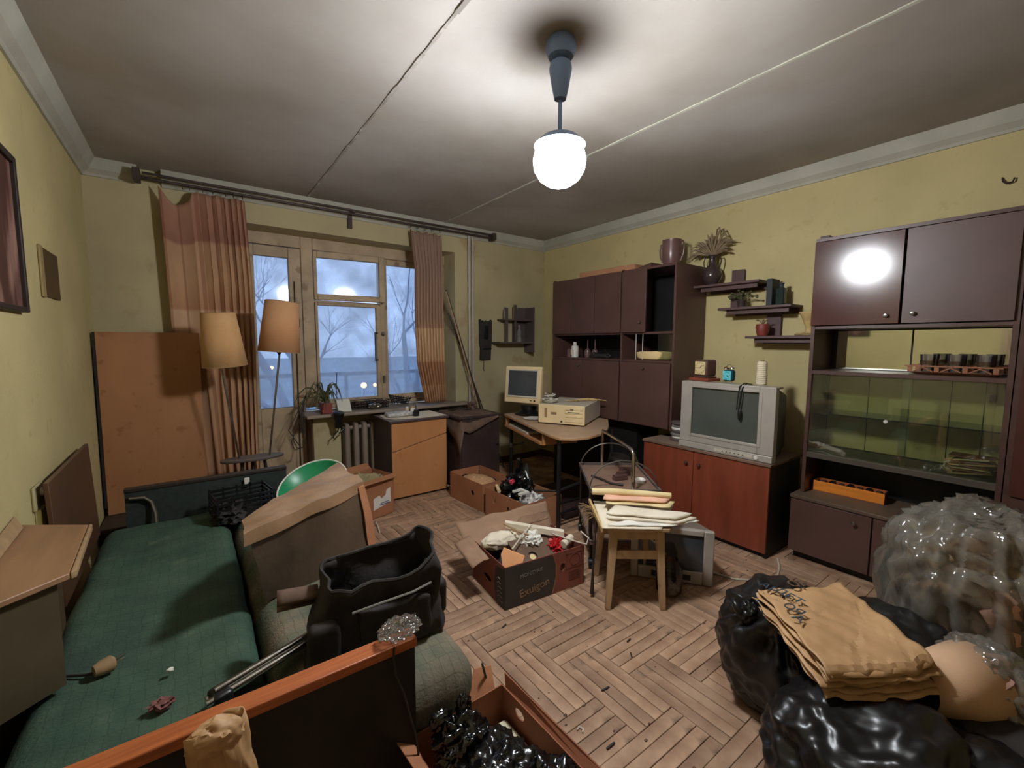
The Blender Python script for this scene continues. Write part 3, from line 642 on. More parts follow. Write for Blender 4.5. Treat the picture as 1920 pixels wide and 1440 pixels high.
m_quilt = quilt_mat()
m_quilt2 = m_quilt.copy(); m_quilt2.name = 'worn_pinkish_quilt'
for _n in m_quilt2.node_tree.nodes:
    if _n.type == 'VALTORGB': _n.color_ramp.elements[1].color = (*lin((140, 116, 98)), 1); _n.color_ramp.elements[0].color = (*lin((52, 74, 60)), 1); break
t = thing('sofa_bed', 'unfolded green quilted sofa bed with board ends along the left wall', 'sofa', (.15, 2.1, 0))
def sag(p): p.z -= .02*math.exp(-((p.x+.15)**2)/.03)*math.exp(-((p.y-1.9)**2)/.4); return p
MB().soft((-.145, 2.145, .29), (.56, 1.97, .22), .07, 26, .008, 7, seed=1, fn=sag).obj('mattress', m_quilt, t, ang=80)
MB().soft((.435, 2.13, .285), (.57, 2.0, .22), .10, 26, .01, 6, seed=5).obj('mattress', m_quilt2, t, ang=80)
MB().box(-.40, .70, 1.20, 3.06, .08, .17).obj('base', m_dkbrown, t)
for x, y in ((-.36, 1.25), (.66, 1.25), (-.36, 3.0), (.66, 3.0)): MB().box(x-.025, x+.025, y-.025, y+.025, 0, .08).obj('leg', m_dkbrown, t)
e = MB().box(-.335, .472, 1.10, 1.14, .04, .545).obj('end_board', m_blackp, t, bevel=.002)
MB().box(-.337, .475, 1.092, 1.148, .545, .572).obj('edge_strip', m_oredge, e, bevel=.003)
e = MB().box(-.335, .475, 3.17, 3.21, .04, .565).obj('end_board', m_greenpanel, t, bevel=.002)
MB().box(-.337, .477, 3.165, 3.215, .565, .585).obj('edge_strip', m_dkbrown, e, bevel=.003)
MB().tube([(-.315, 3.155, .535), (-.25, 3.15, .53), (-.22, 3.15, .50), (-.205, 3.13, .44), (-.20, 3.10, .36)], .011, 8).obj('hinge_bar', m_steel, t)

# plug lying on the mattress
t = thing('power_plug', 'yellowed mains plug with short dark cable lying on the green mattress', 'plug', (-.25, 1.72, .40))
MB(T(-.255, 1.735, .418) @ RZ(25) @ RY(90)).lathe([(.016, -.03), (.022, -.012), (.024, .012), (.014, .02)], n=12).obj('plug_body', m_wood, t)
MB().cyl((-.235, 1.74, .425), (-.213, 1.75, .43), .003, n=6).cyl((-.237, 1.748, .41), (-.216, 1.76, .413), .003, n=6).obj('pin', m_steel, t)
MB().tube([(-.275, 1.728, .412), (-.30, 1.74, .405), (-.34, 1.765, .405), (-.385, 1.79, .405), (-.43, 1.80, .38)], .004, 6).obj('cable', m_cable, t)
MB().blob((-.116, 1.475, .405), (.03, .016, .012), 3, .01, 9, ridge=.01, seed=3).obj('crumpled_rag', mat('dusky_pink_cloth', (130, 84, 80), .9), label='small crumpled dusky pink rag lying on the green mattress', cat='rag')
MB().blob((-.10, 1.62, .405), (.01, .008, .006), 2, .003, 9, seed=8).obj('plaster_crumb', m_white, label='tiny white plaster crumb on the green mattress', cat='debris')
# chrome tube bundle
t = thing('metal_tube_bundle', 'bundle of shiny metal tubes lying on the mattress behind the orange edged board', 'tubes', (.2, 1.35, .41))
d = Vector((.94, .31, .04)).normalized()
for k, (dx, dy, dz, L) in enumerate(((0, 0, 0, .62), (.0, -.030, .008, .62), (.052, .038, .0, .56), (.02, -.008, .022, .5), (.07, .016, .018, .5))):
    a = Vector((-.015+dx, 1.385+dy, .425+dz)); MB().cyl(a, a+d*L, .0105, n=14).obj('tube', m_chrome, t)
MB(frame((-.01, 1.37, .428), d)).soft((.03, 0, 0), (.05, .062, .036), .012, 4).obj('end_clip', m_blk, t)
# travel bag
t = thing('travel_bag', 'open black nylon travel bag with side pockets standing on the sofa', 'bag', (.47, 1.4, .4))
F = frame((.255, 1.36, .405), (.42, -.045, 0))   # local x along front, y back
L_ = .41; D_ = .155
def bagring(z, k=0):  # outline at height z
    ex = .012*math.sin(z*30+k)
    return [(-.012+ex, 0), (.03, -.012), (L_*.5, -.018-ex), (L_-.03, -.014), (L_+.012, -.0+ex), (L_+.018, D_*.5), (L_+.01, D_+.005), (L_-.04, D_+.014), (L_*.5, D_+.018), (.04, D_+.01), (-.01, D_-.005), (-.02, D_*.5)]
def smooth_ring(P, n=48):
    out = []; N = len(P)
    for i in range(n):
        tt = i/n*N; a = int(tt); k = tt-a; p0, p1, p2, p3 = [Vector(P[(a+j-1) % N]) for j in range(4)]
        q = .5*((2*p1)+(p2-p0)*k+(2*p0-5*p1+4*p2-p3)*k*k+(3*p1-p0-3*p2+p3)*k**3); out.append((q.x, q.y))
    return out
def top_z(x, y):  # rim height: back taller, right corner peaks
    return .232+.034*max(0, min(1, y/D_))+.04*max(0, (x-.27)/.14)**2
mb = MB(F); NR = 48; rows = []
for j in range(15):
    v = j/14; ring = smooth_ring(bagring(v*.25))
    rows.append([(x*(1-.20*v)+.062*v, y*(1-.06*v)+.01*v, top_z(x, y)*v+.006*noise.noise(Vector((x*14, y*14, v*4)))) for x, y in ring])
vs = [(p[0]+.018*noise.noise(Vector(p)*15), p[1]+.026*noise.noise(Vector(p)*11+Vector((3, 0, 0)))+.012*noise.noise(Vector(p)*30), p[2]+.010*noise.noise(Vector(p)*22)) for r_ in rows for p in r_]
fs = [(j*NR+i, j*NR+(i+1) % NR, (j+1)*NR+(i+1) % NR, (j+1)*NR+i) for j in range(14) for i in range(NR)]+[tuple(range(NR-1, -1, -1))]
mb.add(vs, fs); mb.obj('body', m_blkfab, t, ang=80, solid=.007)
MB(F).tube([tuple(Vector(p)) for p in vs[-NR:]], .006, 6, closed=True).obj('rim', m_blkfab, t)
MB(F).soft((.25, -.024, .095), (.23, .03, .13), .015, 10, .010, 16, seed=2).obj('front_pocket', m_blkfab, t, ang=70)
MB(F).tube([(.11, -.035, .165), (.2, -.04, .175), (.3, -.038, .18), (.37, -.02, .185)], .004, 6).obj('zip', m_inkgrey, t)
MB(F).soft((.03, -.015, .08), (.09, .05, .14), .02, 8, .008, 14, seed=6).obj('side_pocket', m_blkfab, t, ang=70)
MB(F).soft((L_+.015, .075, .09), (.045, .10, .13), .02, 8, .004, 14, seed=8).obj('side_pocket', m_blkfab, t, ang=70)
MB(F).tube([(L_-.04, .03, .24), (L_-.0, .06, .20), (L_+.04, .08, .10), (L_+.045, .10, .02)], .010, 6).obj('strap', m_bag, t)
q = MB(frame((.27, 1.49, .575), (-1, .15, .05))); q.grid(lambda u, v: ((-.03+.12*v), .028*math.cos(5.4*u)*(1+.2*v), .028*math.sin(5.4*u)*(1+.1*v)), 20, 8)
q.obj('rolled_sleeve', m_dust, label='brown rolled cloth end poking out left of the travel bag rim', cat='cloth', solid=.003)
# small clear bag on edge of board
MB().blob((.435, 1.12, .60), (.058, .036, .022), 5, .010, 6, ridge=.006, zmin=.574, seed=4).obj('small_plastic_bag', m_clearw, label='small clear plastic bag lying on the right end of the orange board edge', cat='bag')
MB().tube([(.405, 1.085, .576), (.40, 1.078, .55), (.405, 1.075, .50), (.425, 1.07, .44), (.44, 1.06, .36), (.455, 1.06, .30), (.46, 1.055, .2)], .003, 6).obj('thin_cable', m_cable, label='thin dark cord hanging down over the black sofa end board', cat='cord')

# big wrapped bundle on the sofa
t = thing('wrapped_bundle', 'large brown paper bundle wrapped in clear plastic leaning on the sofa', 'bundle', (.4, 2.0, .4))
def wedge(mb, P, n, amp, seed):
    b0, b1, b2, b3, t0, t1, t2, t3 = [Vector(p) for p in P]
    bm = bmesh.new(); bmesh.ops.create_cube(bm, size=2); bmesh.ops.subdivide_edges(bm, edges=bm.edges[:], cuts=n, use_grid_fill=True); vs = []
    for v in bm.verts:
        a, b, c_ = (v.co.x+1)/2, (v.co.y+1)/2, (v.co.z+1)/2
        p = (b0*(1-a)*(1-b)+b1*a*(1-b)+b2*a*b+b3*(1-a)*b)*(1-c_)+(t0*(1-a)*(1-b)+t1*a*(1-b)+t2*a*b+t3*(1-a)*b)*c_
        q = p*7+Vector((seed, 0, 0)); p = p+noise.noise_vector(q)*amp+Vector((0, 0, 1))*(abs(noise.noise(Vector((q.x*.8, q.y*2.2, q.z*.8))))-.2)*amp*(1.6 if c_ > .9 else .3)
        vs.append(p)
    bm.verts.index_update(); fs = [tuple(v.index for v in f_.verts) for f_ in bm.faces]; bm.free(); mb.add(vs, fs); return mb
P = [(.19, 1.86, .40), (.64, 1.97, .40), (.62, 2.42, .40), (.20, 2.02, .40), (.135, 1.77, .73), (.615, 2.03, .752), (.60, 2.41, .752), (.145, 1.98, .705)]
wedge(MB(), P[:4]+[(a[0], a[1], a[2]-.035) for a in P[4:]], 22, .006, 3).obj('dark_contents', m_wrapdark, t, ang=60)
Q = [tuple(Vector(P[i+4])-Vector((0, 0, .05))) for i in range(4)]+[P[i+4] for i in range(4)]
def ex(p, s=1.06): c_ = Vector((.38, 2.05, p[2])); return tuple(c_+(Vector(p)-c_)*s)
wedge(MB(), [ex(p) for p in Q], 24, .010, 8).obj('paper_top', m_kraft2, t, ang=60)
wedge(MB(), [(.630, 1.958, .41), (.672, 1.97, .41), (.662, 2.02, .41), (.635, 2.01, .41), (.600, 2.012, .73), (.632, 2.02, .73), (.625, 2.05, .73), (.6, 2.05, .73)], 8, .006, 2).obj('cardboard_corner', m_card, t)
# green enamel basin + black crate
MB().soft((.56, 2.78, .435), (.30, .26, .09), .03, 6, .006, 8).obj('folded_blanket', m_dust, label='folded dusty brown blanket under the green basin behind the wrapped bundle', cat='blanket')
t = thing('green_basin', 'green enamel basin with pale rim behind the wrapped bundle', 'basin', (.55, 2.76, .48))
G = T(.56, 2.79, .545) @ RY(-22) @ RX(20)
MB(G).lathe([(.10, -.08), (.15, -.06), (.195, 0), (.20, .01), (.19, .012), (.145, -.05), (.09, -.07)], n=40).obj('bowl', m_green, t)
MB(G).tube([(.2*math.cos(a*math.pi/20), .2*math.sin(a*math.pi/20), .01) for a in range(40)], .006, 6, closed=True).obj('rim', m_white, t)
t = thing('black_crate', 'black plastic slatted crate lying at the far end of the mattress', 'crate', (.20, 2.9, .4))
G = T(.20, 2.93, .405) @ RZ(8) @ Matrix.Diagonal((.82, 1, 1, 1))
q = MB(G); q.box(-.17, .17, -.11, .11, 0, .008); q.obj('bottom', m_blk, t)
for k in range(5):
    z = .018+k*.026; q = MB(G); q.box(-.17, .17, -.115, -.109, z, z+.014).box(-.17, .17, .109, .115, z, z+.014).box(-.175, -.169, -.11, .11, z, z+.014).box(.169, .175, -.11, .11, z, z+.014); q.obj('slat', m_blk, t)
for a in (-.17, -.085, 0, .085, .17):
    for b in (-.113, .113): MB(G).box(a-.006, a+.006, b-.004, b+.004, 0, .145).obj('upright', m_blk, t)
MB().blob((.135, 2.86, .45), (.08, .09, .055), 4, .03, 6, ridge=.02, zmin=.40, seed=5).obj('black_bag', m_blkfab, label='limp black bag lying on the mattress beside the slatted crate', cat='bag')

# ---------------------------------------------------------------- twin floor lamp
t = thing('twin_floor_lamp', 'twin stem floor lamp with two tilted cloth shades on an oval table base', 'floor lamp', (.35, 3.6, 0))
q = MB(T(.33, 3.62, .555))
ring = [(.20*math.cos(a), .075*math.sin(a)) for a in [2*math.pi*k/36 for k in range(36)]]
q.prism([(x, y, 0) for x, y in ring], (0, 0, .022)); q.obj('oval_table', m_sh, t, bevel=.006)
for (x, y) in ((.22, 3.60), (.45, 3.60), (.33, 3.67)): MB().cyl((.33+(x-.33)*.6, 3.62, .555), (x, y, 0), .011).obj('leg', m_dkbrown, t)
MB().cyl((.245, 3.60, .578), (.165, 3.56, 1.25), .007).obj('stem', m_steel, t)
MB().cyl((.435, 3.60, .578), (.53, 3.58, 1.34), .007).obj('stem', m_steel, t)
def shade(cb, ct, rb, rt, m, lab):
    cb = Vector(cb); ct = Vector(ct); ax = (ct-cb); F_ = frame(cb, ax.cross(Vector((0, 1, 0))), ax); Lz = ax.length
    q = MB(F_); q.lathe([(rb, 0), (rt, Lz)], n=40, cap=False); o = q.obj('shade', m, t, solid=.003, ang=60); o['label'] = lab
    q = MB(F_); q.tube([(rb*math.cos(a*math.pi/20), rb*math.sin(a*math.pi/20), 0) for a in range(40)], .003, 5, closed=True).obj('shade_ring', m_wood, o)
    q = MB(F_); q.tube([(rt*math.cos(a*math.pi/20), rt*math.sin(a*math.pi/20), Lz) for a in range(40)], .003, 5, closed=True); q.obj('shade_ring', m_wood, o)
    q = MB(F_); q.lathe([(.006, -.02), (.02, -.0), (.022, .03), (.012, .05), (.012, .1)], n=14); q.obj('bulb_socket', m_dkbrown, t)
shade((.190, 3.55, 1.245), (.165, 3.53, 1.60), .132, .098, m_ltan, 'cream cloth shade tilted to the left')
shade((.525, 3.57, 1.335), (.557, 3.57, 1.695), .137, .108, m_ltan2, 'orange tan cloth shade')
MB().box(.232, .262, 3.14, 3.15, .50, .555).obj('luggage_tag', m_white, label='small white oval tag hanging on the far dark green sofa end', cat='tag', bevel=.008)

# ---------------------------------------------------------------- chest under the window
t = thing('orange_chest', 'low orange chest with slanting front joint and dark side under the window', 'cabinet', (1.65, 3.88, 0))
MB().box(1.385, 1.405, 3.665, 4.12, .02, .70).box(1.90, 1.92, 3.665, 4.12, .02, .70).box(1.405, 1.90, 4.10, 4.12, .02, .70).box(1.405, 1.90, 3.665, 4.1, .02, .04).obj('carcass', mat('grey_brown_side', (78, 64, 58), .55, var=.1), t)
F0 = [(1.385, .445), (1.92, .565)]
MB().prism([(1.385, 3.645, .02), (1.92, 3.645, .02), (1.92, 3.645, .555), (1.385, 3.645, .436)], (0, .02, 0)).obj('door', m_orange2, t, bevel=.002)
MB().prism([(1.385, 3.645, .442), (1.92, 3.645, .561), (1.92, 3.645, .70), (1.385, 3.645, .70)], (0, .02, 0)).obj('upper_front', m_orange2, t, bevel=.002)
MB().box(1.365, 1.94, 3.63, 4.12, .70, .722).obj('top', mat('dark_mauve_top', (70, 54, 56), .5, dust=.5), t, bevel=.003)
MB().prism([(1.44, 3.70, .7235), (1.66, 3.655, .7235), (1.93, 3.66, .7235), (1.92, 4.0, .7235), (1.40, 3.98, .7235), (1.38, 3.80, .7235)], (0, 0, .003)).obj('paper_sheet', m_paper, label='large creased white paper sheet spread on the orange chest', cat='paper')
MB().soft((1.53, 3.84, .748), (.24, .13, .042), .018, 10, .008, 14, seed=3).obj('newspaper_parcel', mat('newsprint', (150, 148, 146), .8, c2=(210, 206, 200), scale=40), label='flat parcel wrapped in newspaper lying on the orange chest', cat='parcel')
def jar(x, y, z, r, h, m, ml, lab, cat='jar', name='jar'):
    t = thing(name, lab, cat, (x, y, z))
    MB(T(x, y, z)).lathe([(r*.95, 0), (r, h*.1), (r, h*.7), (r*.75, h*.8), (r*.7, h*.85)], n=16).obj('body', m, t)
    MB(T(x, y, z)).lathe([(r*.74, h*.83), (r*.74, h)], n=16).obj('lid', ml, t)
    return t
jar(1.665, 3.755, .727, .028, .06, m_blk, m_blk, 'small black jar standing on the front of the orange chest')
jar(1.665, 3.83, .727, .022, .085, m_white, m_gold, 'white jar with tan lid behind the black jar on the orange chest')
jar(1.70, 3.87, .727, .018, .11, m_glassware, m_leaf, 'slim glass bottle with dark cap beside the white jar', 'bottle', 'bottle')
jar(1.63, 3.88, .727, .018, .075, m_paper2, m_white, 'small cream pot with white lid behind the black jar', 'jar', 'pot')
# sill items
t = thing('spider_plant', 'straggly dark spider plant in a red plastic pot on the window sill', 'plant', (.945, 4.11, .772))
q = MB(T(.955, 4.10, .773)); q.prism([(-.045, -.045, 0), (.045, -.045, 0), (.045, .045, 0), (-.045, .045, 0)], (0, 0, .095)); q.obj('pot', m_redp, t, bevel=.008)
rn = random.Random(4)
for k in range(30):
    a = rn.uniform(0, 6.28); L = rn.uniform(.12, .30); up = rn.uniform(.08, .24); x0, y0 = .95, 4.10
    if math.cos(a) > .2: L *= .6
    pts = [(x0+math.cos(a)*L*s_, min(y0+math.sin(a)*L*s_*.5, GY-.08), .865+up*math.sin(s_*2.6)*1.0-.10*s_*s_) for s_ in (0, .2, .4, .6, .8, 1)]
    MB().tube(pts, [.004, .006, .006, .005, .004, .001], 4).obj('leaf', m_leaf, t)
MB().cyl((1.055, 4.16, .775), (1.085, 4.20, 1.13), .0035, n=6).obj('thin_cane', m_cable, label='thin dark stick standing upright beside the spider plant', cat='stick')
q = MB(T(1.115, 4.11, .773) @ RZ(-8)); q.hexa([(-.055, -.03, 0), (.065, -.03, 0), (.065, .03, 0), (-.055, .03, 0), (-.07, -.03, .115), (.045, -.03, .115), (.045, .03, .115), (-.07, .03, .115)]); q.obj('white_box', m_white, label='slanted white plastic container on the window sill', cat='box', bevel=.006)
t = thing('black_desk_lamp', 'black clamp lamp head hooked over the front edge of the window sill', 'lamp', (1.03, 4.0, .64))
MB(T(1.03, 3.995, .70) @ RX(15)).lathe([(.03, -.05), (.032, .02), (.045, .06), (.048, .09), (.04, .095)], n=20).obj('head', m_blk, t)
MB().tube([(1.03, 3.99, .66), (1.02, 3.985, .62), (.99, 3.99, .60), (.985, 4.0, .56)], .006, 6).cyl((1.03, 3.985, .60), (1.08, 3.995, .64), .007).obj('clamp', m_blk, t)
for k, (x, z, w_, lab) in enumerate(((1.26, .775, .13, 'black wire mesh basket on the sill right of the white container'), (1.46, .775, .11, 'black wire mesh basket on the sill above the newspaper parcel'))):
    t = thing('wire_basket', lab, 'basket', (x, 4.22, z), group='dark baskets on the window sill')
    for j in range(4):
        zz = z+.006+j*.022; ww = w_*(.8+.06*j)
        MB().tube([(x-ww, 4.16, zz), (x+ww, 4.16, zz), (x+ww, 4.30, zz), (x-ww, 4.30, zz)], .004, 5, closed=True).obj('hoop', m_blk, t)
    for j in range(9):
        xx = x-w_*.85+j*w_*.2125; MB().cyl((xx, 4.16, z), (xx, 4.157, z+.075), .003, n=5).obj('wire', m_blk, t)
    MB().blob((x, 4.23, z+.03), (w_*.8, .055, .035), 4, .02, 8, ridge=.015, zmin=z+.002, seed=k+2).obj('rags', m_dust, t)
MB().blob((1.40, 4.10, .80), (.06, .03, .03), 3, .012, 9, ridge=.012, zmin=.774, seed=14).obj('crumpled_foil', m_steel, label='crumpled grey foil on the sill behind the newspaper parcel', cat='foil')
t = thing('mesh_bowl', 'black openwork plastic bowl tipped on the sill at the right pane', 'bowl', (1.70, 4.2, .80))
for k in range(4): MB(T(1.70, 4.22, .80+k*.018) @ RY(12)).tube([((.08+.012*k)*math.cos(a*math.pi/12), .05*math.sin(a*math.pi/12), 0) for a in range(24)], .005, 5, closed=True).obj('hoop', m_blk, t)
for k in range(12): MB().cyl((1.70+.08*math.cos(k*.52), 4.22+.05*math.sin(k*.52), .79), (1.70+.118*math.cos(k*.52), 4.22+.05*math.sin(k*.52), .87-.02*math.cos(k*.52)), .004, n=5).obj('rib', m_blk, t)
# hanging cables at the pier
t = thing('cable_coil', 'loops of thin dark cable hanging beside the spider plant on the window frame', 'cable', (.72, 4.1, .6))
for k in range(3):
    pts = [(.80, 4.12, .95), (.76-.02*k, 4.10, .80), (.70-.03*k, 4.06, .66), (.655+.02*k, 4.05, .56), (.68+.02*k, 4.05, .485+.015*k), (.75, 4.06, .50), (.775, 4.07, .58), (.77-.02*k, 4.09, .72), (.775, 4.11, .86)]
    MB().tube(pts, .0035, 6).obj('loop', m_cable, t)
MB().cyl((.775, GY-.06, .10), (.785, GY-.05, 1.95), .004, n=6).obj('wire', m_cable, t)

# carton with white label
def carton(t, F, w, d, h, m, mi, th=.004, holes=None, z0=0):
    """open box, local origin at corner (0,0,0), x width, y depth"""
    holes = holes or {}
    MB(F).box(0, w, 0, d, z0, z0+.006).obj('bottom', mi, t)
    def panel(nm, M, ww):
        mb = MB(F)
        if nm in holes: cx, cy, rx, ry = holes[nm]; holed(mb, ww, h, th, cx, cy, rx, ry, M)
        else: mb.box(0, ww, 0, h, 0, th, M)
        mb.obj('side', m, t, smooth=False)
    panel('front', Matrix(((1, 0, 0, 0), (0, 0, 1, 0), (0, 1, 0, z0), (0, 0, 0, 1))), w)
    panel('back', Matrix(((1, 0, 0, 0), (0, 0, 1, d-th), (0, 1, 0, z0), (0, 0, 0, 1))), w)
    panel('left', Matrix(((0, 0, 1, 0), (1, 0, 0, 0), (0, 1, 0, z0), (0, 0, 0, 1))), d)
    panel('right', Matrix(((0, 0, 1, w-th), (1, 0, 0, 0), (0, 1, 0, z0), (0, 0, 0, 1))), d)
t = thing('cardboard_carton', 'brown cardboard carton with a torn white label beside the orange chest', 'box', (1.15, 3.5, 0))
F = frame((.96, 3.30, 0), (.345, .12, 0)); carton(t, F, .365, .28, .325, m_card, m_cardin)
MB(F).prism([(0, 0, .325), (.36, 0, .325), (.37, -.03, .30), (.02, -.05, .31)], (0, 0, .004)).obj('flap', m_card, t)
MB(F).prism([(0, .28, .325), (.36, .28, .325), (.34, .31, .37), (.02, .31, .37)], (0, .004, 0)).obj('flap', m_card, t)
MB(F).prism([(.16, -.0015, .07), (.33, -.0015, .10), (.33, -.0015, .22), (.29, -.0015, .21), (.28, -.0015, .17), (.24, -.0015, .15), (.22, -.0015, .18), (.16, -.0015, .165)], (0, .001, 0)).obj('paper_label', m_white, t)
MB(F).box(.22, .32, -.0032, -.0016, .095, .103).box(.23, .31, -.0032, -.0016, .110, .116).obj('printed_line', mat('blue_print', (90, 90, 130), .7), t)
MB(F).blob((.18, .14, .26), (.17, .12, .07), 4, .03, 8, ridge=.02, seed=6).obj('crumpled_cloth', mat('olive_cloth', (150, 138, 100), .9, var=.2, bump=.3), label='pale olive crumpled cloth filling the labelled carton', cat='cloth')

# ---------------------------------------------------------------- dark low cabinet in corner
t = thing('dark_low_cabinet', 'dark brown low cabinet between the orange chest and the computer desk', 'cabinet', (2.2, 3.75, 0))
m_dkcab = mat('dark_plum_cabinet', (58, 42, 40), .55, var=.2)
MB().box(1.99, 2.43, 3.50, 3.98, .03, .695).obj('carcass', m_dkcab, t, bevel=.003)
MB().box(2.0, 2.42, 3.484, 3.50, .04, .69).obj('door', m_dkcab, t, bevel=.002)
MB().cyl((2.39, 3.484, .42), (2.39, 3.465, .42), .010).obj('knob', m_steel, t)
MB().box(1.97, 2.45, 3.475, 4.0, .695, .715).obj('top', m_dkcab, t, bevel=.003)
q = MB()
def cloth(u, v):
    x = 1.955+.44*u; y = 3.46+.50*v; z = .722+.006*noise.noise(Vector((x*20, y*20, 0)))
    if v < .12: z -= (.12-v)*1.3*(1-.9*abs(u-.25)*1.2); y += .0-.01
    if u < .1: z -= (.1-u)*2.2*(1.1-v*.9); x = max(x, 1.952-.008*noise.noise(Vector((u*9, v*9, 3))))
    return (x, y, z)
q.grid(cloth, 30, 26); q.obj('dusty_cloth', m_dust, label='dirty brown cloth draped over the top of the dark low cabinet', cat='cloth', solid=.004, ang=80)
MB().blob((2.30, 3.82, .76), (.045, .04, .045), 3, .02, 9, ridge=.02, zmin=.724, seed=3).obj('dusty_bundle', m_dust, label='small dusty brown lump on the dark cabinet at foot of the leaning poles', cat='rag')
MB().tube([(2.03, 3.80, .745), (2.10, 3.84, .735), (2.18, 3.86, .75), (2.24, 3.83, .735), (2.26, 3.76, .74)], .008, 6).obj('loose_tube', m_cable, label='bent dark tube lying across the cloth on the dark low cabinet', cat='tube')
t = thing('wooden_floor_slat', 'thin tan slat lying on the floor between chest and first fruit carton', 'slat', (1.955, 3.55, 0))
MB(frame((1.95, 3.62, .0), (.05, -1, 0))).box(0, .18, -.02, .02, 0, .02).obj('slat', m_orange, t)

# ---------------------------------------------------------------- computer desk
DZ = .72
t = thing('computer_desk', 'dusty tan computer desk with rounded corner and black tube legs before the dark wall unit', 'desk', (2.6, 2.9, 0))
front = [(2.43, 3.42), (2.135, 2.40)]
ctrl = [(2.13, 2.30), (2.20, 2.23), (2.33, 2.20), (2.50, 2.235), (2.66, 2.31), (2.80, 2.42)]
poly = front+ctrl+[(3.02, 2.62), (3.05, 3.45)]
m_desktop = mat('desk_laminate', (168, 130, 94), .5, var=.1, dust=.55, dustc=(160, 144, 128))
MB().prism([(x, y, DZ-.022) for x, y in poly], (0, 0, .022)).obj('desktop', m_desktop, t, bevel=.004)
d = Vector((2.135-2.43, 2.40-3.42, 0)).normalized()
F = frame((2.44, 3.40, 0), d)          # x along the front towards camera, y = towards room? (left of d)
sgn = 1 if (F @ Vector((0, .3, 0))).x > 2.44 else -1
tr = MB(F); tr.box(.018, .86, sgn*-.02, sgn*.30, DZ-.115, DZ-.10); tr.obj('keyboard_tray', m_orange, t)
MB(F).box(.0, .018, sgn*-.005, sgn*.30, DZ-.115, DZ-.022).obj('tray_cheek', m_orange, t); MB(F).box(.86, .878, sgn*-.005, sgn*.30, DZ-.115, DZ-.022).obj('tray_cheek', m_orange, t)
for a, b in ((.04, .04), (1.085, .035), (.04, .52), (.92, .60)):
    p = F @ Vector((a, sgn*b, 0)); MB().cyl((p.x, p.y, 0), (p.x, p.y, DZ-.022), .016, n=12).obj('leg', m_blk, t)
p0 = F @ Vector((1.085, sgn*.035, .30)); p1 = F @ Vector((.92, sgn*.60, .36)); MB().cyl(p0, p1, .014, n=10).obj('rail', m_blk, t)
p0 = F @ Vector((.04, sgn*.04, .42)); MB().cyl(p0, (p0.x+.14, p0.y-.02, .43), .009, n=8).cyl((p0.x, p0.y, .40), (p0.x, p0.y, .44), .022, n=10).obj('clamp', m_steel, t)
for z in (.12, .2): p0 = F @ Vector((1.085, sgn*.035, z)); p1 = F @ Vector((.92, sgn*.60, z)); MB().cyl(p0, p1, .010, n=8).obj('rail', m_blk, t)
t = thing('keyboard', 'dusty grey keyboard lying on the pull out tray of the desk', 'keyboard', F @ Vector((.35, sgn*.1, DZ-.089)))
MB(F).box(.08, .54, sgn*.0, sgn*.15, DZ-.099, DZ-.079).obj('case', m_beige2, t, bevel=.004)
for r_ in range(4):
    q = MB(F)
    for k in range(15): q.box(.095+k*.029, .118+k*.029, sgn*(.012+r_*.032), sgn*(.037+r_*.032), DZ-.079, DZ-.072)
    q.obj('key_row', m_inkgrey, t, smooth=False)
t = thing('crt_monitor', 'old beige tube monitor with dark screen facing left on the computer desk', 'monitor', (2.62, 3.22, DZ))
Fm = frame((2.405, 3.385, .845), (.145, -.345, 0)) @ RX(-6)   # x along screen, y into depth
MB(Fm).hexa([(0, 0, 0), (.385, 0, 0), (.385, .05, 0), (0, .05, 0), (0, 0, .345), (.385, 0, .345), (.385, .05, .345), (0, .05, .345)]).obj('bezel_block', m_beige, t, bevel=.010, seg=3)
MB(Fm).hexa([(.015, .05, .015), (.37, .05, .015), (.31, .34, .04), (.07, .34, .04), (.015, .05, .33), (.37, .05, .33), (.31, .34, .26), (.07, .34, .26)]).obj('rear_shell', m_beige, t, bevel=.015, seg=3)
q = MB(Fm); q.grid(lambda u, v: (.042+.30*u, -.004-.004*math.sin(u*math.pi)*math.sin(v*math.pi), .068+.235*v), 12, 12); q.obj('screen', m_screen2, t)
q = MB(Fm); sash(q, .03, .355, .052, .318, .042, .342, .068, .303, -.006, .002); q.obj('inner_frame', m_beige2, t, bevel=.003)
MB(Fm).cyl((.33, -.002, .028), (.33, -.008, .028), .009, n=12).box(.28, .30, -.003, 0, .024, .032).obj('power_button', m_blk, t)
MB(Fm).lathe([(.13, 0), (.14, .012), (.11, .02), (.07, .05), (.08, .09)], T(.2, .14, -.115), n=28).obj('stand', m_blk, t)
q = MB(T(2.47, 3.02, DZ+.001)); q.lathe([(.05, 0), (.085, .006), (.09, .010), (.04, .004)], n=28); q.obj('saucer', m_white, label='white saucer lying on the desk in front of the beige monitor', cat='plate')
MB().cyl((2.40, 2.86, DZ+.012), (2.44, 2.78, DZ+.012), .011, n=10).obj('black_pen_stub', m_blk, label='short black stick lying on the desk next to the computer case', cat='pen')
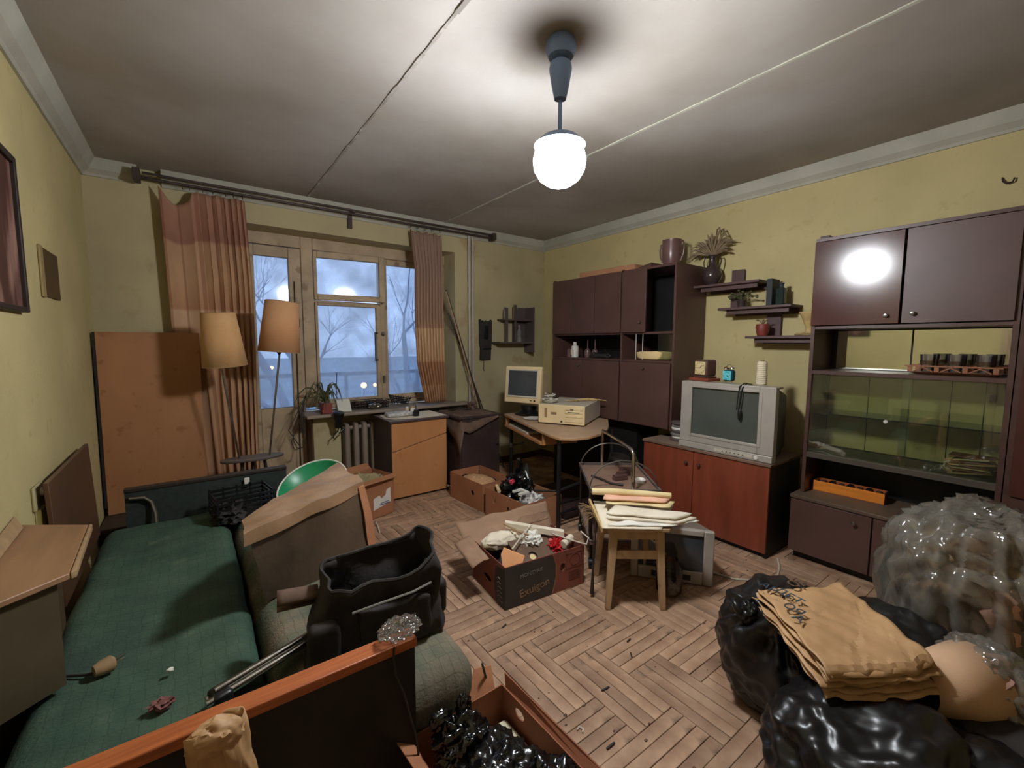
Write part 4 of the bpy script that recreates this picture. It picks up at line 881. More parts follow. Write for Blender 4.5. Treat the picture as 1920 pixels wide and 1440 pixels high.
# pc case
t = thing('computer_case', 'yellowed beige desktop computer case lying flat on the desk', 'computer', (2.68, 2.72, DZ))
Fp = frame((2.375, 2.83, DZ+.012), (.185, -.335, 0)); yv = Fp.to_3x3() @ Vector((0, 1, 0))
MB(Fp).box(0, .40, .018, .56, 0, .155).obj('cover', m_beige2, t, bevel=.004)
MB(Fp).box(-.003, .403, 0, .020, -.002, .158).obj('front_panel', m_beige, t, bevel=.005)
for a, b, c_, e in ((.235, .385, .118, .142), (.235, .385, .088, .112), (.235, .385, .058, .084), (.235, .385, .018, .052)): MB(Fp).box(a, b, -.005, .002, c_, e).obj('drive_bay', m_beige, t, bevel=.003)
MB(Fp).box(.26, .36, -.008, -.004, .098, .103).box(.28, .31, -.009, -.004, .123, .128).obj('slot', m_ink, t)
MB(Fp).box(.055, .075, -.007, .002, .05, .13).obj('handle_slot', m_tan, t); MB(Fp).box(.11, .16, -.003, 0, .075, .095).obj('badge', m_inktan, t)
MB(Fp).cyl((.205, 0, .02), (.205, -.008, .02), .008).obj('button', m_ink, t)
for k in range(4): MB(Fp).box(.02+k*.115, .04+k*.115, .03, .05, -.012, 0).obj('foot', m_blk, t)
t = thing('paper_bowl', 'pale bowl filled with crumpled wires standing on the computer case', 'bowl', (2.45, 2.84, .887))
G = T(2.50, 2.83, DZ+.168); MB(G).lathe([(.03, 0), (.055, .012), (.075, .035), (.07, .034), (.05, .014), (.02, .006)], n=28).obj('bowl', m_white, t)
rn = random.Random(8)
for k in range(6):
    MB(G).tube([(.055*math.cos(k+j*1.2)*rn.uniform(.5, 1), .055*math.sin(k+j*1.2)*rn.uniform(.5, 1), .03+.01*j+rn.uniform(0, .02)) for j in range(5)], .0035, 5).obj('wire', m_steel if k % 2 else m_white, t)
t = thing('cable_bundle', 'bundle of pale stiff cables lying on top of the computer case at the right', 'cable', (2.85, 2.72, .887))
for k in range(6): MB().tube([(2.66+.015*k, 2.80-.02*k, DZ+.173+.004*(k % 3)), (2.78, 2.74+.012*k, DZ+.178), (2.90, 2.70+.010*k, DZ+.173+.003*k), (2.99, 2.68-.012*k, DZ+.172)], .0035, 5).obj('strand', m_gold, t)

# ---------------------------------------------------------------- hutch (dark wall unit in the corner)
t = thing('dark_wall_unit', 'tall dark brown wall unit with open middle niches behind the computer desk', 'wall unit', (3.32, 2.75, 0))
X0, X1 = 3.10, XR-.005
YA, YM, YZ = 3.47, 2.56, 2.03
for y in (YA-.018, YM-.009, YZ): MB().box(X0, X1, y, y+.018, .70, 2.05 if y != YZ else 2.02).obj('side_panel', m_choc2, t, bevel=.001)
MB().box(X0, X1, YZ, YA, 2.02, 2.04).obj('top', m_choc2, t)
MB().box(X1-.012, X1, YZ+.018, YA-.018, .70, 2.02).obj('back', m_blackp, t)
MB().box(X0+.12, X1, 2.45, YA-.018, 0, .70).obj('base', m_blackp, t)
for z in (1.485, 1.245): MB().box(X0+.01, X1-.012, YZ+.018, YA-.018, z, z+.018).obj('shelf', m_choc2, t)
MB().box(X0+.01, X1-.012, YZ+.018, YA-.018, .70, .718).obj('shelf', m_choc2, t)
def door(y0, y1, z0, z1, m=m_choc2, x=X0, knob=None, lab=None, par=t):
    o = MB().box(x-.016, x, y0+.0015, y1-.0015, z0, z1).obj('door', m, par, bevel=.0015)
    if lab: o['label'] = lab
    if knob: MB().lathe([(.006, 0), (.006, .012), (.012, .018), (.010, .024), (.002, .026)], frame((x-.016, knob[0], knob[1]), (0, 1, 0), (-1, 0, 0)), n=14).obj('knob', m_steel, o)
    return o
door(3.19, 3.46, 1.50, 2.03); door(2.88, 3.185, 1.50, 2.03); door(2.57, 2.875, 1.50, 2.03, knob=None); door(2.30, 2.55, 1.50, 2.03, knob=(2.345, 1.585))
door(3.02, 3.46, .71, 1.243, knob=(3.06, 1.19)); door(2.57, 3.015, .71, 1.243); door(2.05, 2.55, .71, 1.243, knob=(2.30, 1.195))
MB().box(X1-.020, X1-.014, 2.58, 2.86, 1.27, 1.48).obj('mirror', m_mirror, t)
MB().box(X0+.02, X0+.024, 2.06, 2.19, 1.265, 1.48).obj('glass_pane', m_dglass, t, smooth=False)
for y in (2.34, 2.41): MB().box(X0+.015, X0+.02, y, y+.004, 1.263, 1.485).obj('glass_edge', m_white, t)
q = MB(frame((3.15, 2.45, 2.042), (0, 1, 0))); q.hexa([(0, -.22, 0), (.66, -.22, 0), (.66, .03, 0), (0, .03, 0), (0, -.22, .045), (.66, -.22, .05), (.66, .03, .05), (0, .03, .045)])
q.obj('flat_long_box', m_cardin, label='long flat pale box lying on top of the dark wall unit', cat='box', bevel=.004)
MB(frame((3.13, 2.29, 2.042), (0, 1, 0))).hexa([(0, -.2, 0), (.13, -.2, 0), (.13, 0, 0), (0, 0, 0), (0, -.2, .035), (.13, -.2, .01), (.13, 0, .01), (0, 0, .035)]).obj('wedge_box', m_choc2, label='small dark slanted box lying beside the long flat box on the wall unit', cat='box')
# red vase with handles
t = thing('two_handled_vase', 'dusky red two handled vase on the right end of dark wall unit top', 'vase', (3.30, 2.21, 2.04))
G = T(3.30, 2.215, 2.04)
MB(G).lathe([(.055, 0), (.062, .02), (.075, .06), (.082, .13), (.078, .20), (.080, .225), (.074, .225), (.072, .2), (.07, .1), (.02, .03)], n=28).obj('body', m_redglass, t)
for sy in (-1, 1): MB(G).tube([(0, sy*.076, .20), (0, sy*.105, .205), (0, sy*.115, .16), (0, sy*.108, .10), (0, sy*.085, .05)], .007, 8).obj('handle', m_redglass, t)
# items in niches
def bottle(x, y, z, prof, m, lab, cat='bottle', name='bottle', cap=None):
    t = thing(name, lab, cat, (x, y, z)); MB(T(x, y, z)).lathe(prof, n=18).obj('body', m, t)
    if cap: MB(T(x, y, z)).lathe(cap, n=14).obj('cap', m_white, t)
    return t
NZ = 1.264
bottle(3.20, 3.24, NZ, [(.036, 0), (.038, .1), (.034, .115), (.018, .125), (.016, .14)], m_white, 'white plastic bottle with a label in the left niche of the dark wall unit', cap=[(.017, .135), (.017, .155)])
MB(T(3.20, 3.24, NZ)).box(-.040, -.037, -.02, .02, .02, .075).obj('bottle_label', m_paper, label='cream paper label stuck on the white bottle in the niche', cat='label')
bottle(3.22, 3.34, NZ, [(.028, 0), (.03, .07), (.02, .08), (.02, .085)], m_redglass, 'purplish jar left of the white bottle in the dark wall unit', 'jar', 'jar')
for k, y in enumerate((3.10, 3.0)):
    bottle(3.24, y, NZ, [(.028, 0), (.034, .05), (.03, .07), (.006, .09), (.005, .18)], m_redglass, ['pink bud vase with a thin neck just right of the white bottle', 'second pink bud vase with thin neck, nearer the tin foil heap'][k], 'vase', 'bud_vase')
t = thing('tinsel_heap', 'heap of crumpled dark foil and tinsel in the left niche of the wall unit', 'tinsel', (3.2, 2.9, NZ))
MB().blob((3.20, 2.90, NZ+.015), (.07, .12, .03), 3, .01, 8, ridge=.02, zmin=NZ, seed=2).obj('heap', m_blkfab, t)
for k in range(14): a = rn.uniform(0, 6.28); MB().tube([(3.19, 2.92+.02*math.cos(a), NZ+.03), (3.19+.03*math.sin(a), 2.90+.08*math.cos(a), NZ+.05+.03*rn.random()), (3.18+.05*math.sin(a), 2.86+.13*math.cos(a), NZ+.02+.05*rn.random())], .004, 4).obj('strand', m_steel, t)
t = thing('cream_bowl', 'wide cream oval bowl standing in the right niche of the dark wall unit', 'bowl', (3.2, 2.30, NZ))
q = MB(T(3.19, 2.27, NZ)); vs = []
prof = [(.7, 0), (.92, .012), (1.0, .03), (1.03, .065), (1.0, .068), (.96, .04), (.85, .02), (.3, .012)]
q.add([(r_*.085*math.cos(a*math.pi/18), r_*.175*math.sin(a*math.pi/18), z+.006*math.cos(a*math.pi/9)*(z > .05)) for r_, z in prof for a in range(36)], [(j*36+i, j*36+(i+1) % 36, (j+1)*36+(i+1) % 36, (j+1)*36+i) for j in range(7) for i in range(36)]+[tuple(range(35, -1, -1)), tuple(7*36+i for i in range(36))])
q.obj('bowl_body', mat('cream_glaze', (232, 202, 150), .35, var=.05), t)
t = thing('goblet', 'small glass goblet behind the cream bowl in the wall unit', 'glass', (3.33, 2.15, NZ))
MB(T(3.33, 2.15, NZ)).lathe([(.03, 0), (.028, .004), (.004, .01), (.004, .07), (.025, .09), (.034, .13), (.032, .13), (.02, .09)], n=20).obj('goblet_body', m_glassware, t)

# ---------------------------------------------------------------- fruit cartons on the floor
t = thing('fruit_carton', 'left brown fruit carton with round hand hole holding a sack of grain', 'box', (2.05, 3.2, 0))
F = frame((1.86, 3.47, 0), (.03, -.53, 0)); carton(t, F, .50, .33, .235, m_card, m_cardin, holes={'front': (.36, .13, .022, .022), 'back': (.22, .15, .045, .018), 'left': (.16, .16, .04, .018)})
q = MB(F); q.blob((.22, .16, .14), (.22, .15, .07), 4, .01, 5, zmin=.03, seed=3); q.obj('grain_heap', mat('grain_husks', (206, 160, 116), .95, var=.25, scale=60, bump=.6, bscale=200), label='pale heap of grain husks filling the left fruit carton', cat='grain', kind='stuff')
t = thing('fruit_carton', 'right brown fruit carton with two hand holes, filled with junk and a torn black bag', 'box', (2.05, 2.65, 0))
F = frame((1.875, 2.90, 0), (.012, -.50, 0)) @ RZ(1); carton(t, F, .50, .37, .238, m_card, m_cardin, holes={'front': (.12, .16, .018, .026), 'left': (.18, .15, .035, .018)})
MB(F).cyl((.30, .001, .15), (.30, -.002, .15), .013, n=16).obj('hole', m_blackp, t)  # black disc painted for the shade inside another hole
def junk(F, items):
    for (nm, fn_, m, lab, cat) in items: fn_(MB(F)).obj(nm, m, label=lab, cat=cat, ang=50)
junk(F, [('torn_black_bag', lambda q: q.blob((.17, .20, .24), (.13, .11, .10), 4, .04, 8, ridge=.05, zmin=.05, seed=4).blob((.09, .28, .34), (.03, .025, .12), 3, .02, 9, ridge=.02, seed=9), m_bag2, 'torn shiny black bag with a pointed tip in the right fruit carton', 'bag'),
         ('white_clip', lambda q: q.box(.30, .40, .10, .125, .27, .285).box(.30, .32, .04, .10, .268, .283).box(.38, .40, .03, .10, .27, .285), m_white, 'white U shaped plastic clip on the black bag in the fruit carton', 'clip'),
         ('plastic_scraps', lambda q: q.blob((.38, .17, .18), (.09, .12, .06), 4, .03, 9, ridge=.04, zmin=.03, seed=14), mat('grey_white_scraps', (120, 116, 112), .4, c2=(216, 212, 206), scale=16, ramp=(.45, .55)), 'crumpled grey and white plastic scraps in the near half of the fruit carton', 'scraps'),
         ('green_plate_edge', lambda q: q.prism([(.10, .27, .20), (.24, .30, .18), (.16, .30, .42)], (0, .008, 0)), mat('dull_green_metal', (50, 62, 56), .4), 'dull green pointed metal sheet sticking up from the fruit carton', 'metal sheet'),
         ('pale_rod', lambda q: q.cyl((.17, .285, .36), (.28, .275, .20), .006), m_white, 'thin pale rod against the green metal sheet in the fruit carton', 'rod'),
         ('cream_cylinder', lambda q: q.cyl((.02, .10, .235), (.12, .05, .225), .014), m_paper2, 'short cream tube lying at the near left rim of the right fruit carton', 'tube'),
         ('red_scrap', lambda q: q.blob((.20, .12, .31), (.02, .02, .02), 3, .01, 9, seed=3), mat('magenta_red', (190, 50, 70), .5), 'small magenta red scrap on the black bag in the fruit carton', 'scrap'),
         ('long_tool_handle', lambda q: q.cyl((.30, .24, .24), (.47, .34, .26), .008), m_cable, 'dark thin handle lying across the back corner of the right fruit carton', 'tool')])
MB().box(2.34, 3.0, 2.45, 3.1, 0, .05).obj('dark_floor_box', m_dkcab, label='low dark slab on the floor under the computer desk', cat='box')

# banana box
t = thing('printed_banana_box', 'dark printed fruit box with tan lettering, overfilled with junk, at the room centre', 'box', (1.5, 1.9, 0))
F = frame((1.262, 1.765, 0), (.530, -.056, 0))
BW, BD, BH = .53, .39, .235
m_prt = mat('dark_green_print', (52, 48, 46), .6, var=.15, scale=8); m_bred = mat('red_brown_print', (128, 70, 54), .7, var=.12, scale=8)
carton(t, F, BW, BD, BH, m_bred, m_cardin, holes={'front': (.375, .14, .018, .024), 'left': (.20, .09, .045, .018), 'right': (.2, .15, .04, .018)})
q = MB(F); q.prism([(.001, -.0012, .004), (.30, -.0012, .004), (.325, -.0012, .10), (.322, -.0012, .17), (.30, -.0012, BH-.004), (.001, -.0012, BH-.004)], (0, .001, 0)); q.obj('printed_panel', m_prt, t)
q = MB(F); q.prism([(-.0012, .002, .004), (-.0012, .10, .004), (-.0012, .12, .10), (-.0012, .10, BH-.03), (-.0012, .002, BH-.01)], (.001, 0, 0)); q.obj('printed_panel', m_prt, t)
q = MB(F); q.tube([(.305, -.002, .006), (.331, -.002, .10), (.328, -.002, .17), (.306, -.002, BH-.006)], .002, 5); q.obj('printed_arc', m_inktan, t)
text('MONTYAK', .030, F @ T(.165, -.0022, .165) @ RX(90) @ RZ(3), m_inkgrey, t)
text('Exuigon', .062, F @ T(.185, -.0022, .075) @ RX(90) @ RZ(8), m_inktan, t)
for k in range(6): MB(F).tube([(-.002, .028+.004*k, .03+.024*k), (-.002, .05+.004*k, .035+.024*k), (-.002, .075+.002*k, .022+.024*k)], .003, 4).obj('printed_stripe', m_inkgrey, t)
m_pl = mat('dark_line_print', (96, 50, 40), .8)
q = MB(F)
for k in range(6): q.box(.42, .50, -.0015, 0, .05+.010*k, .053+.010*k)
q.obj('printed_lines', m_pl, t)
MB(F).tube([(.46+.035*math.cos(a*math.pi/8), -.001, .17+.035*math.sin(a*math.pi/8)) for a in range(16)], .0015, 4, closed=True).tube([(.40, -.001, .21), (.51, -.001, .21), (.51, -.001, .125), (.40, -.001, .125)], .0012, 4, closed=True).obj('printed_emblem', m_pl, t)
q = MB(F)
def flapf(u, v):
    x = -.06+(BW+.07)*u; y = BD-.01+.03*v+.10*v*(1-u); z = BH-.02+.12*v*(1.25-.55*(1-u)) + .014*noise.noise(Vector((x*9, v*4, 1)))
    return (x, y-.05*(1-v), z)
q.grid(flapf, 26, 10); q.obj('back_flap', mat('dusty_flap', (150, 118, 94), .9, var=.12, bump=.2, bscale=30), t, solid=.005, ang=80)
q = MB(F); q.grid(lambda u, v: (-.02-.10*v, .14+.25*u, BH-.005-.03*v*v+.03*u+.008*noise.noise(Vector((u*6, v*4, 2)))), 14, 8); q.obj('side_flap', mat('dusty_flap', (150, 118, 94)), t, solid=.005, ang=80)
t2 = thing('wood_speaker_box', 'brown wooden box with a round hole lying tilted in the printed fruit box', 'speaker', (1.5, 1.85, .2))
Gs = F @ T(.13, .055, .12) @ RZ(-2) @ RX(26)
q = MB(Gs); holed(q, .25, .20, .012, .10, .07, .028, .028, T(0, 0, .05)); q.box(0, .25, 0, .20, 0, .05); q.obj('case', m_brownv, t2, smooth=False)
MB(Gs).cyl((.10, .07, .052), (.10, .07, .0535), .018, n=20).obj('pale_disc', m_paper2, t2)
junk(F, [('white_profile_block', lambda q: q.prism([(.17, .30, .30), (.46, .10, .255), (.48, .13, .255), (.19, .335, .30)], (0, 0, .034)), m_paper, 'long white square bar lying diagonally across the printed fruit box', 'bar'),
         ('white_helmet_shell', lambda q: q.blob((.12, .27, .25), (.12, .06, .05), 4, .01, 6, seed=3), m_paper, 'cream rounded plastic shell at the back left of the printed fruit box', 'plastic shell'),
         ('white_cover', lambda q: q.blob((.28, .20, .25), (.07, .07, .04), 4, .015, 6, ridge=.015, seed=9), m_white, 'white crumpled plastic cover in the middle of the printed fruit box', 'plastic cover'),
         ('orange_card', lambda q: q.prism([(.01, .03, .16), (.10, .01, .20), (.13, .015, .26), (.05, .10, .29), (.02, .08, .27)], (.004, .008, 0)), mat('salmon_card', (222, 158, 108), .7), 'salmon orange card piece standing in the near left of the printed fruit box', 'card'),
         ('red_netting', lambda q: q.blob((.405, .10, .215), (.045, .035, .045), 4, .02, 9, ridge=.035, seed=12), mat('bright_red_net', (190, 36, 40), .5), 'bright red netting scrap near the right rim of the printed fruit box', 'net'),
         ('white_pipe_stub', lambda q: q.cyl((.42, .06, .235), (.51, .10, .245), .022), m_paper, 'short fat white tube at the right corner of the printed fruit box', 'tube'),
         ('dark_rag', lambda q: q.blob((.25, .20, .12), (.22, .16, .08), 4, .02, 6, ridge=.03, seed=22), m_blkfab, 'dark rags filling the bottom of the printed fruit box', 'rags'),
         ('lace_scrap', lambda q: q.grid(lambda u, v: (.28+.24*u, .37-.04*v, .235+.10*v+.012*noise.noise(Vector((u*7, v*7, 0)))), 16, 10), m_clearw, 'crumpled clear film hanging over the back right rim of the printed box', 'film')])
MB(F).tube([(.10, .10, .27), (.20, .16, .30), (.30, .22, .32), (.36, .20, .30), (.42, .12, .27), (.48, .02, .26), (.53, -.02, .245), (.56, 0, .27), (.55, .06, .29)], .0045, 6).obj('looped_cable', m_cablew, label='white looped cord over the right corner of the printed fruit box', cat='cord')
MB(F).tube([(.16, .30, .33), (.20, .22, .31), (.24, .15, .30)], .006, 6).obj('wooden_stick', m_wood, label='short bent pale stick lying behind the brown wooden box', cat='stick')

# ---------------------------------------------------------------- tea trolley
t = thing('tea_trolley', 'old tea trolley with dusty brown tray and chrome hoop handles behind the stool', 'trolley', (2.2, 1.9, 0))
F = frame((1.93, 1.80, 0), (.34, -.27, 0))      # x across, y length (away)
TL, TWd = .60, .43; TZ = .50
m_tray = mat('dusty_tray', (112, 82, 66), .5, dust=.6, dustc=(150, 124, 106), var=.2)
def tray(z, m):
    q = MB(F); q.box(0, TWd, 0, TL, z-.012, z); q.obj('tray', m, t, bevel=.003)
    q = MB(F); sash(q, 0, TWd, 0, TL, .012, TWd-.012, .012, TL-.012, 0, 1)  # placeholder frame in xz, rotated below
    q.v = [F @ Vector(((F.inverted() @ p).x, (F.inverted() @ p).z, z+(F.inverted() @ p).y*.016)) for p in q.v]; q.obj('tray_rim', m_sh, t)
tray(TZ, m_tray); tray(.17, m_tray)
for x, y in ((.012, .03), (TWd-.012, .03), (.012, TL-.03), (TWd-.012, TL-.03)):
    MB(F).cyl((x, y, .06), (x, y, TZ), .008, n=10).obj('leg', m_blk, t)
    o = MB(F).cyl((x-.012, y, .03), (x+.012, y, .03), .03, n=20).obj('wheel', m_blk, t)
for y in (.06, TL-.06):
    MB(F).tube([(.005, y, .12), (.005, y, TZ)]+arc((TWd/2, y, TZ+.0), TWd/2-.005, 180, 0, (1, 0, 0), (0, 0, .85), 22)[1:-1]+[(TWd-.005, y, TZ), (TWd-.005, y, .12)], .0045, 8).obj('wire_hoop', m_steel, t)
MB(F).tube([(.168, TL-.01, TZ), (.168, TL-.01, TZ+.24), (.169, TL-.02, TZ+.262), (.24, .07, TZ+.262), (.25, .035, TZ+.255), (.258, .015, TZ+.23), (.26, .01, TZ)], .011, 12).obj('handle_bar', m_chrome, t)
junk(F, [('ashtray', lambda q: q.lathe([(.03, TZ+.002), (.035, TZ+.02), (.03, TZ+.025), (.02, TZ+.008)], T(.35, .19, 0)), m_white, 'small white round dish by the trolley handle foot', 'dish')])
for k, (x, y, a, lab) in enumerate(((.23, .24, 20, 'nearest small brown block lying on the trolley tray'), (.27, .33, 30, 'middle small brown block on the trolley tray'), (.31, .42, 15, 'farthest small brown block on the trolley tray'))):
    MB(F @ T(x, y, TZ+.001) @ RZ(a)).box(-.05, .05, -.02, .02, 0, .018).box(-.045, .045, -.018, .018, .019, .032).obj('small_block', m_choc2, label=lab, cat='block', bevel=.002, group='brown blocks on the trolley')
MB(F).tube([(.05, .30, TZ+.006), (.10, .22, TZ+.012), (.15, .14, TZ+.008), (.22, .10, TZ+.010)], .007, 6).obj('dark_strap', m_cable, label='dark curved strap lying on the left of the trolley tray', cat='strap')
t = thing('wire_basket_heap', 'tangle of dark wire and cane loops on the floor behind the trolley', 'basket', (2.75, 2.2, 0))
MB().box(2.62, 2.90, 2.19, 2.42, 0, .41).obj('crate', m_dkcab, t)
for k in range(9): MB().tube(arc((2.74, 2.25, .42+.010*k), .10-.005*k, 0, 360, (1, .1*k, .1), (-.1*k, 1, .15), 22)[:-1], .003, 5, closed=True).obj('loop', m_dkbrown if k % 2 else m_cable, t)

# ---------------------------------------------------------------- stool with papers
t = thing('wooden_stool', 'plain painted wooden stool with splayed legs standing before the trolley', 'stool', (1.9, 1.45, 0))
m_stool = mat('stool_paint', (176, 146, 110), .55, var=.18, scale=5, stretch=(3, 3, .8), bump=.08, spots=12, spotc=(110, 82, 58))
F = frame((1.735, 1.455, 0), (.205, -.155, 0)); FI = F.inverted()
MB(F).prism([(-.03, -.02, .425), (.29, -.02, .425), (.31, 0, .425), (.31, .32, .425), (.29, .34, .425), (-.03, .34, .425), (-.05, .32, .425), (-.05, 0, .425)], (0, 0, .02)).obj('seat', m_stool, t, bevel=.004)
for x, y, dx, dy in ((.01, .02, -.03, -.03), (.25, .02, .02, -.03), (.01, .30, -.03, .03), (.25, .30, .03, .03)):
    q = MB(F); a = .021; b = .014
    q.hexa([(x+dx-b, y+dy-b, 0), (x+dx+b, y+dy-b, 0), (x+dx+b, y+dy+b, 0), (x+dx-b, y+dy+b, 0), (x-a, y-a, .425), (x+a, y-a, .425), (x+a, y+a, .425), (x-a, y+a, .425)]); q.obj('leg', m_stool, t, bevel=.003)
for z0, z1 in ((.375, .425), (.27, .315)):
    k = (.425-z0)/.425*.03
    MB(F).box(.01-k, .25+k, .012-k, .026-k, z0, z1).obj('apron' if z0 > .3 else 'stretcher', m_stool, t, bevel=.002)
    MB(F).box(.01-k, .25+k, .295+k, .31+k, z0, z1).obj('apron' if z0 > .3 else 'stretcher', m_stool, t, bevel=.002)
for x in (.003, .247): MB(F).box(x, x+.014, .03, .30, .375, .425).obj('apron', m_stool, t, bevel=.002)
def sheet(F, pts, z, th, m, name, lab, cat, wav=.004, seed=0, M=None):
    q = MB(F); n = 14; a, b, c_, d_ = [Vector((p[0], p[1], 0)) for p in pts]
    q.grid(lambda u, v: tuple((a*(1-u)*(1-v)+b*u*(1-v)+c_*u*v+d_*(1-u)*v)+Vector((0, 0, z+wav*noise.noise(Vector((u*4, v*4, seed)))-.02*max(0, u-.86)*0))), n, n)
    return q.obj(name, m, label=lab, cat=cat, solid=th, ang=80)
PZ = .447
sheet(F, [(-.06, -.03), (.24, -.04), (.42, .30), (-.04, .36)], PZ+.004, .006, m_paper, 'paper_stack', 'broad white paper sheets covering the stool seat at the bottom of the pile', 'papers', .003, 1)
sheet(F, [(-.03, -.015), (.30, -.02), (.47, .05), (.34, .20)], PZ+.014, .005, m_white, 'paper_stack', 'white folded sheets overhanging the stool toward the floor television', 'papers', .006, 4)
sheet(F, [(-.02, .06), (.34, -.01), (.46, .06), (.06, .18)], PZ+.024, .012, m_paper, 'folder', 'off white long folder with rounded end in the middle of the stool pile', 'folder', .005, 7)
sheet(F, [(-.02, .075), (.33, .005), (.44, .075), (.05, .185)], PZ+.042, .010, m_paper, 'folder', 'upper off white long folder on the stool pile', 'folder', .005, 9)
sheet(F, [(.0, .19), (.34, .13), (.40, .22), (.02, .27)], PZ+.055, .006, m_paper2, 'paper_stack', 'yellowed torn sheets under the pink paper on the stool', 'papers', .008, 11)
sheet(F, [(-.01, .22), (.33, .17), (.39, .25), (.02, .30)], PZ+.070, .010, m_pink, 'pink_paper', 'pale pink folded paper near the back of the stool pile', 'paper', .006, 12)
q = MB(F); q.tube([(-.06, .30, PZ+.085), (.05, .29, PZ+.088), (.2, .26, PZ+.09), (.38, .23, PZ+.088)], [.018, .021, .018, .016], 14); q.obj('paper_roll', m_paper2, label='cream yellow rolled paper lying at the top back of the stool pile', cat='paper roll')
MB(F).prism([(-.065, -.02, PZ-.02), (-.075, .33, PZ+.01), (-.075, .33, PZ+.03), (-.065, -.02, PZ+.004)], (.012, 0, 0)).obj('fringed_edge', m_gold, label='frayed straw edged mat hanging at the left side of the stool', cat='mat')
t = thing('straw_tuft', 'tuft of frayed straw sticking out left of the stool seat', 'straw', F @ Vector((-.08, .2, .43)))
for k in range(14): a = rn.uniform(-1.2, 1.2); MB(F).tube([(-.07, .12+.012*k, .455), (-.10-.02*rn.random(), .12+.012*k+.02*a, .45+.02*a), (-.12-.03*rn.random(), .12+.012*k+.04*a, .43+.03*a)], .0012, 3).obj('straw', m_gold, t)
# rope hanging at stool's left
MB(F).tube([(-.07, .10, .44), (-.075, .10, .30), (-.08, .11, .15), (-.085, .10, .02)], [.004, .004, .006, .012], 6).obj('frayed_rope', m_cable, label='frayed dark rope hanging down left of the stool to the floor', cat='rope')
t = thing('dusty_glass_jar', 'large dim glass jar standing on the floor under the stool', 'jar', (2.08, 1.50, 0))
MB(T(2.11, 1.36, 0)).lathe([(.055, 0), (.07, .02), (.072, .14), (.05, .18), (.045, .20)], n=24, cap=False).obj('glass', clear_mat('murky_jar', (.6, .58, .55), haze=.2, hazec=(90, 80, 74), gloss=.08), t)
# second television on the floor
t = thing('floor_television', 'grey tube television standing on the floor between stool and red cabinet', 'television', (2.4, 1.4, 0))
F = frame((2.075, 1.60, .004), (.285, -.375, 0))  # x along the screen front, y into depth (away/right)
VW, VH = .46, .325
q = MB(F); sash(q, 0, VW, 0, VH, .045, VW-.055, .075, VH-.035, 0, .035); q.obj('bezel', m_tv, t, bevel=.006)
q = MB(F); q.grid(lambda u, v: (.045+(VW-.10)*u, .012-.008*math.sin(u*math.pi)*math.sin(v*math.pi), .075+(VH-.11)*v), 14, 14); q.obj('screen', m_screen2, t)
MB(F).hexa([(.005, .035, .004), (VW-.005, .035, .004), (VW-.08, .30, .02), (.08, .30, .02), (.005, .035, VH-.004), (VW-.005, .035, VH-.004), (VW-.08, .30, VH-.05), (.08, .30, VH-.05)]).obj('shell', mat('floor_tv_shell', (110, 100, 92), .55, dust=.35), t, bevel=.012, seg=3)
MB(F).box(.12, .34, -.003, .001, .022, .055).obj('control_panel', m_ink, t, bevel=.002)
for k in range(4): MB(F).cyl((.15+.03*k, -.003, .038), (.15+.03*k, -.008, .038), .006, n=10).obj('button', m_steel, t)
MB(F).tube([(.10, -.02, .26), (.17, -.04, .22), (.22, -.04, .14), (.20, -.03, .10), (.14, -.03, .12)], .005, 6).obj('hanging_cable', m_cablew, label='pale cable loop hanging before the floor television screen', cat='cable')

# ---------------------------------------------------------------- red cabinet with television
t = thing('red_cabinet', 'cherry red two door cabinet with black side carrying the silver television', 'cabinet', (3.2, 1.7, 0))
CX, CY0, CY1, CZ = 2.945, 1.21, 2.17, .615
MB().box(CX+.018, 3.42, CY0, CY0+.018, 0, CZ).obj('side_panel', m_blackp, t); MB().box(CX+.018, 3.42, CY1-.018, CY1, 0, CZ).obj('side_panel', m_blackp, t)
MB().box(3.40, 3.42, CY0+.018, CY1-.018, 0, CZ).box(CX+.03, 3.40, CY0+.018, CY1-.018, .04, .058).obj('carcass', m_blackp, t)
MB().box(CX+.035, 3.4, CY0+.02, CY1-.02, 0, .04).obj('plinth', m_blackp, t)
CM = 1.735
for y0, y1, ky in ((CY0, CM-.002, CM-.05), (CM+.002, CY1, CM+.05)):
    o = MB().box(CX, CX+.018, y0, y1, .035, CZ-.004).obj('door', m_red, t, bevel=.002)
    MB().lathe([(.006, 0), (.007, .01), (.013, .016), (.011, .024), (.002, .026)], frame((CX, ky, .525), (0, 1, 0), (-1, 0, 0)), n=14).obj('knob', m_choc2, o)
MB().box(CX-.01, 3.43, CY0-.01, CY1+.01, CZ, CZ+.018).obj('top', m_redtop, t, bevel=.002)
t = thing('silver_television', 'wide silver tube television with grey screen standing on the red cabinet', 'television', (3.1, 1.52, .634))
TZ0 = .636; TX = 2.965; ya, yb = 1.205, 1.865
q = MB(frame((TX, yb, TZ0), (0, -1, 0)))   # x along -y (left to right as seen), y -> +x depth? 
F = frame((TX, yb, TZ0), (0, -1, 0)); sg = 1 if (F @ Vector((0, 1, 0))).x > TX else -1
Wt, Ht = yb-ya, .492
q = MB(F); sash(q, 0, Wt, .045, Ht, .085, Wt-.10, .105, Ht-.04, 0, sg*.05); q.obj('cabinet_front', m_tv, t, bevel=.004)
q = MB(F); sash(q, .068, Wt-.080, .088, Ht-.025, .088, Wt-.102, .108, Ht-.043, -.004*sg, sg*.01); q.obj('inner_bezel', m_tv, t, bevel=.003)
MB(F).box(0, Wt, -.012*sg, sg*.05, 0, .044).obj('base_strip', m_tv, t, bevel=.004)
MB(F).box(.28, .54, -.014*sg, -.011*sg, .012, .034).obj('control_strip', m_beige2, t, bevel=.001)
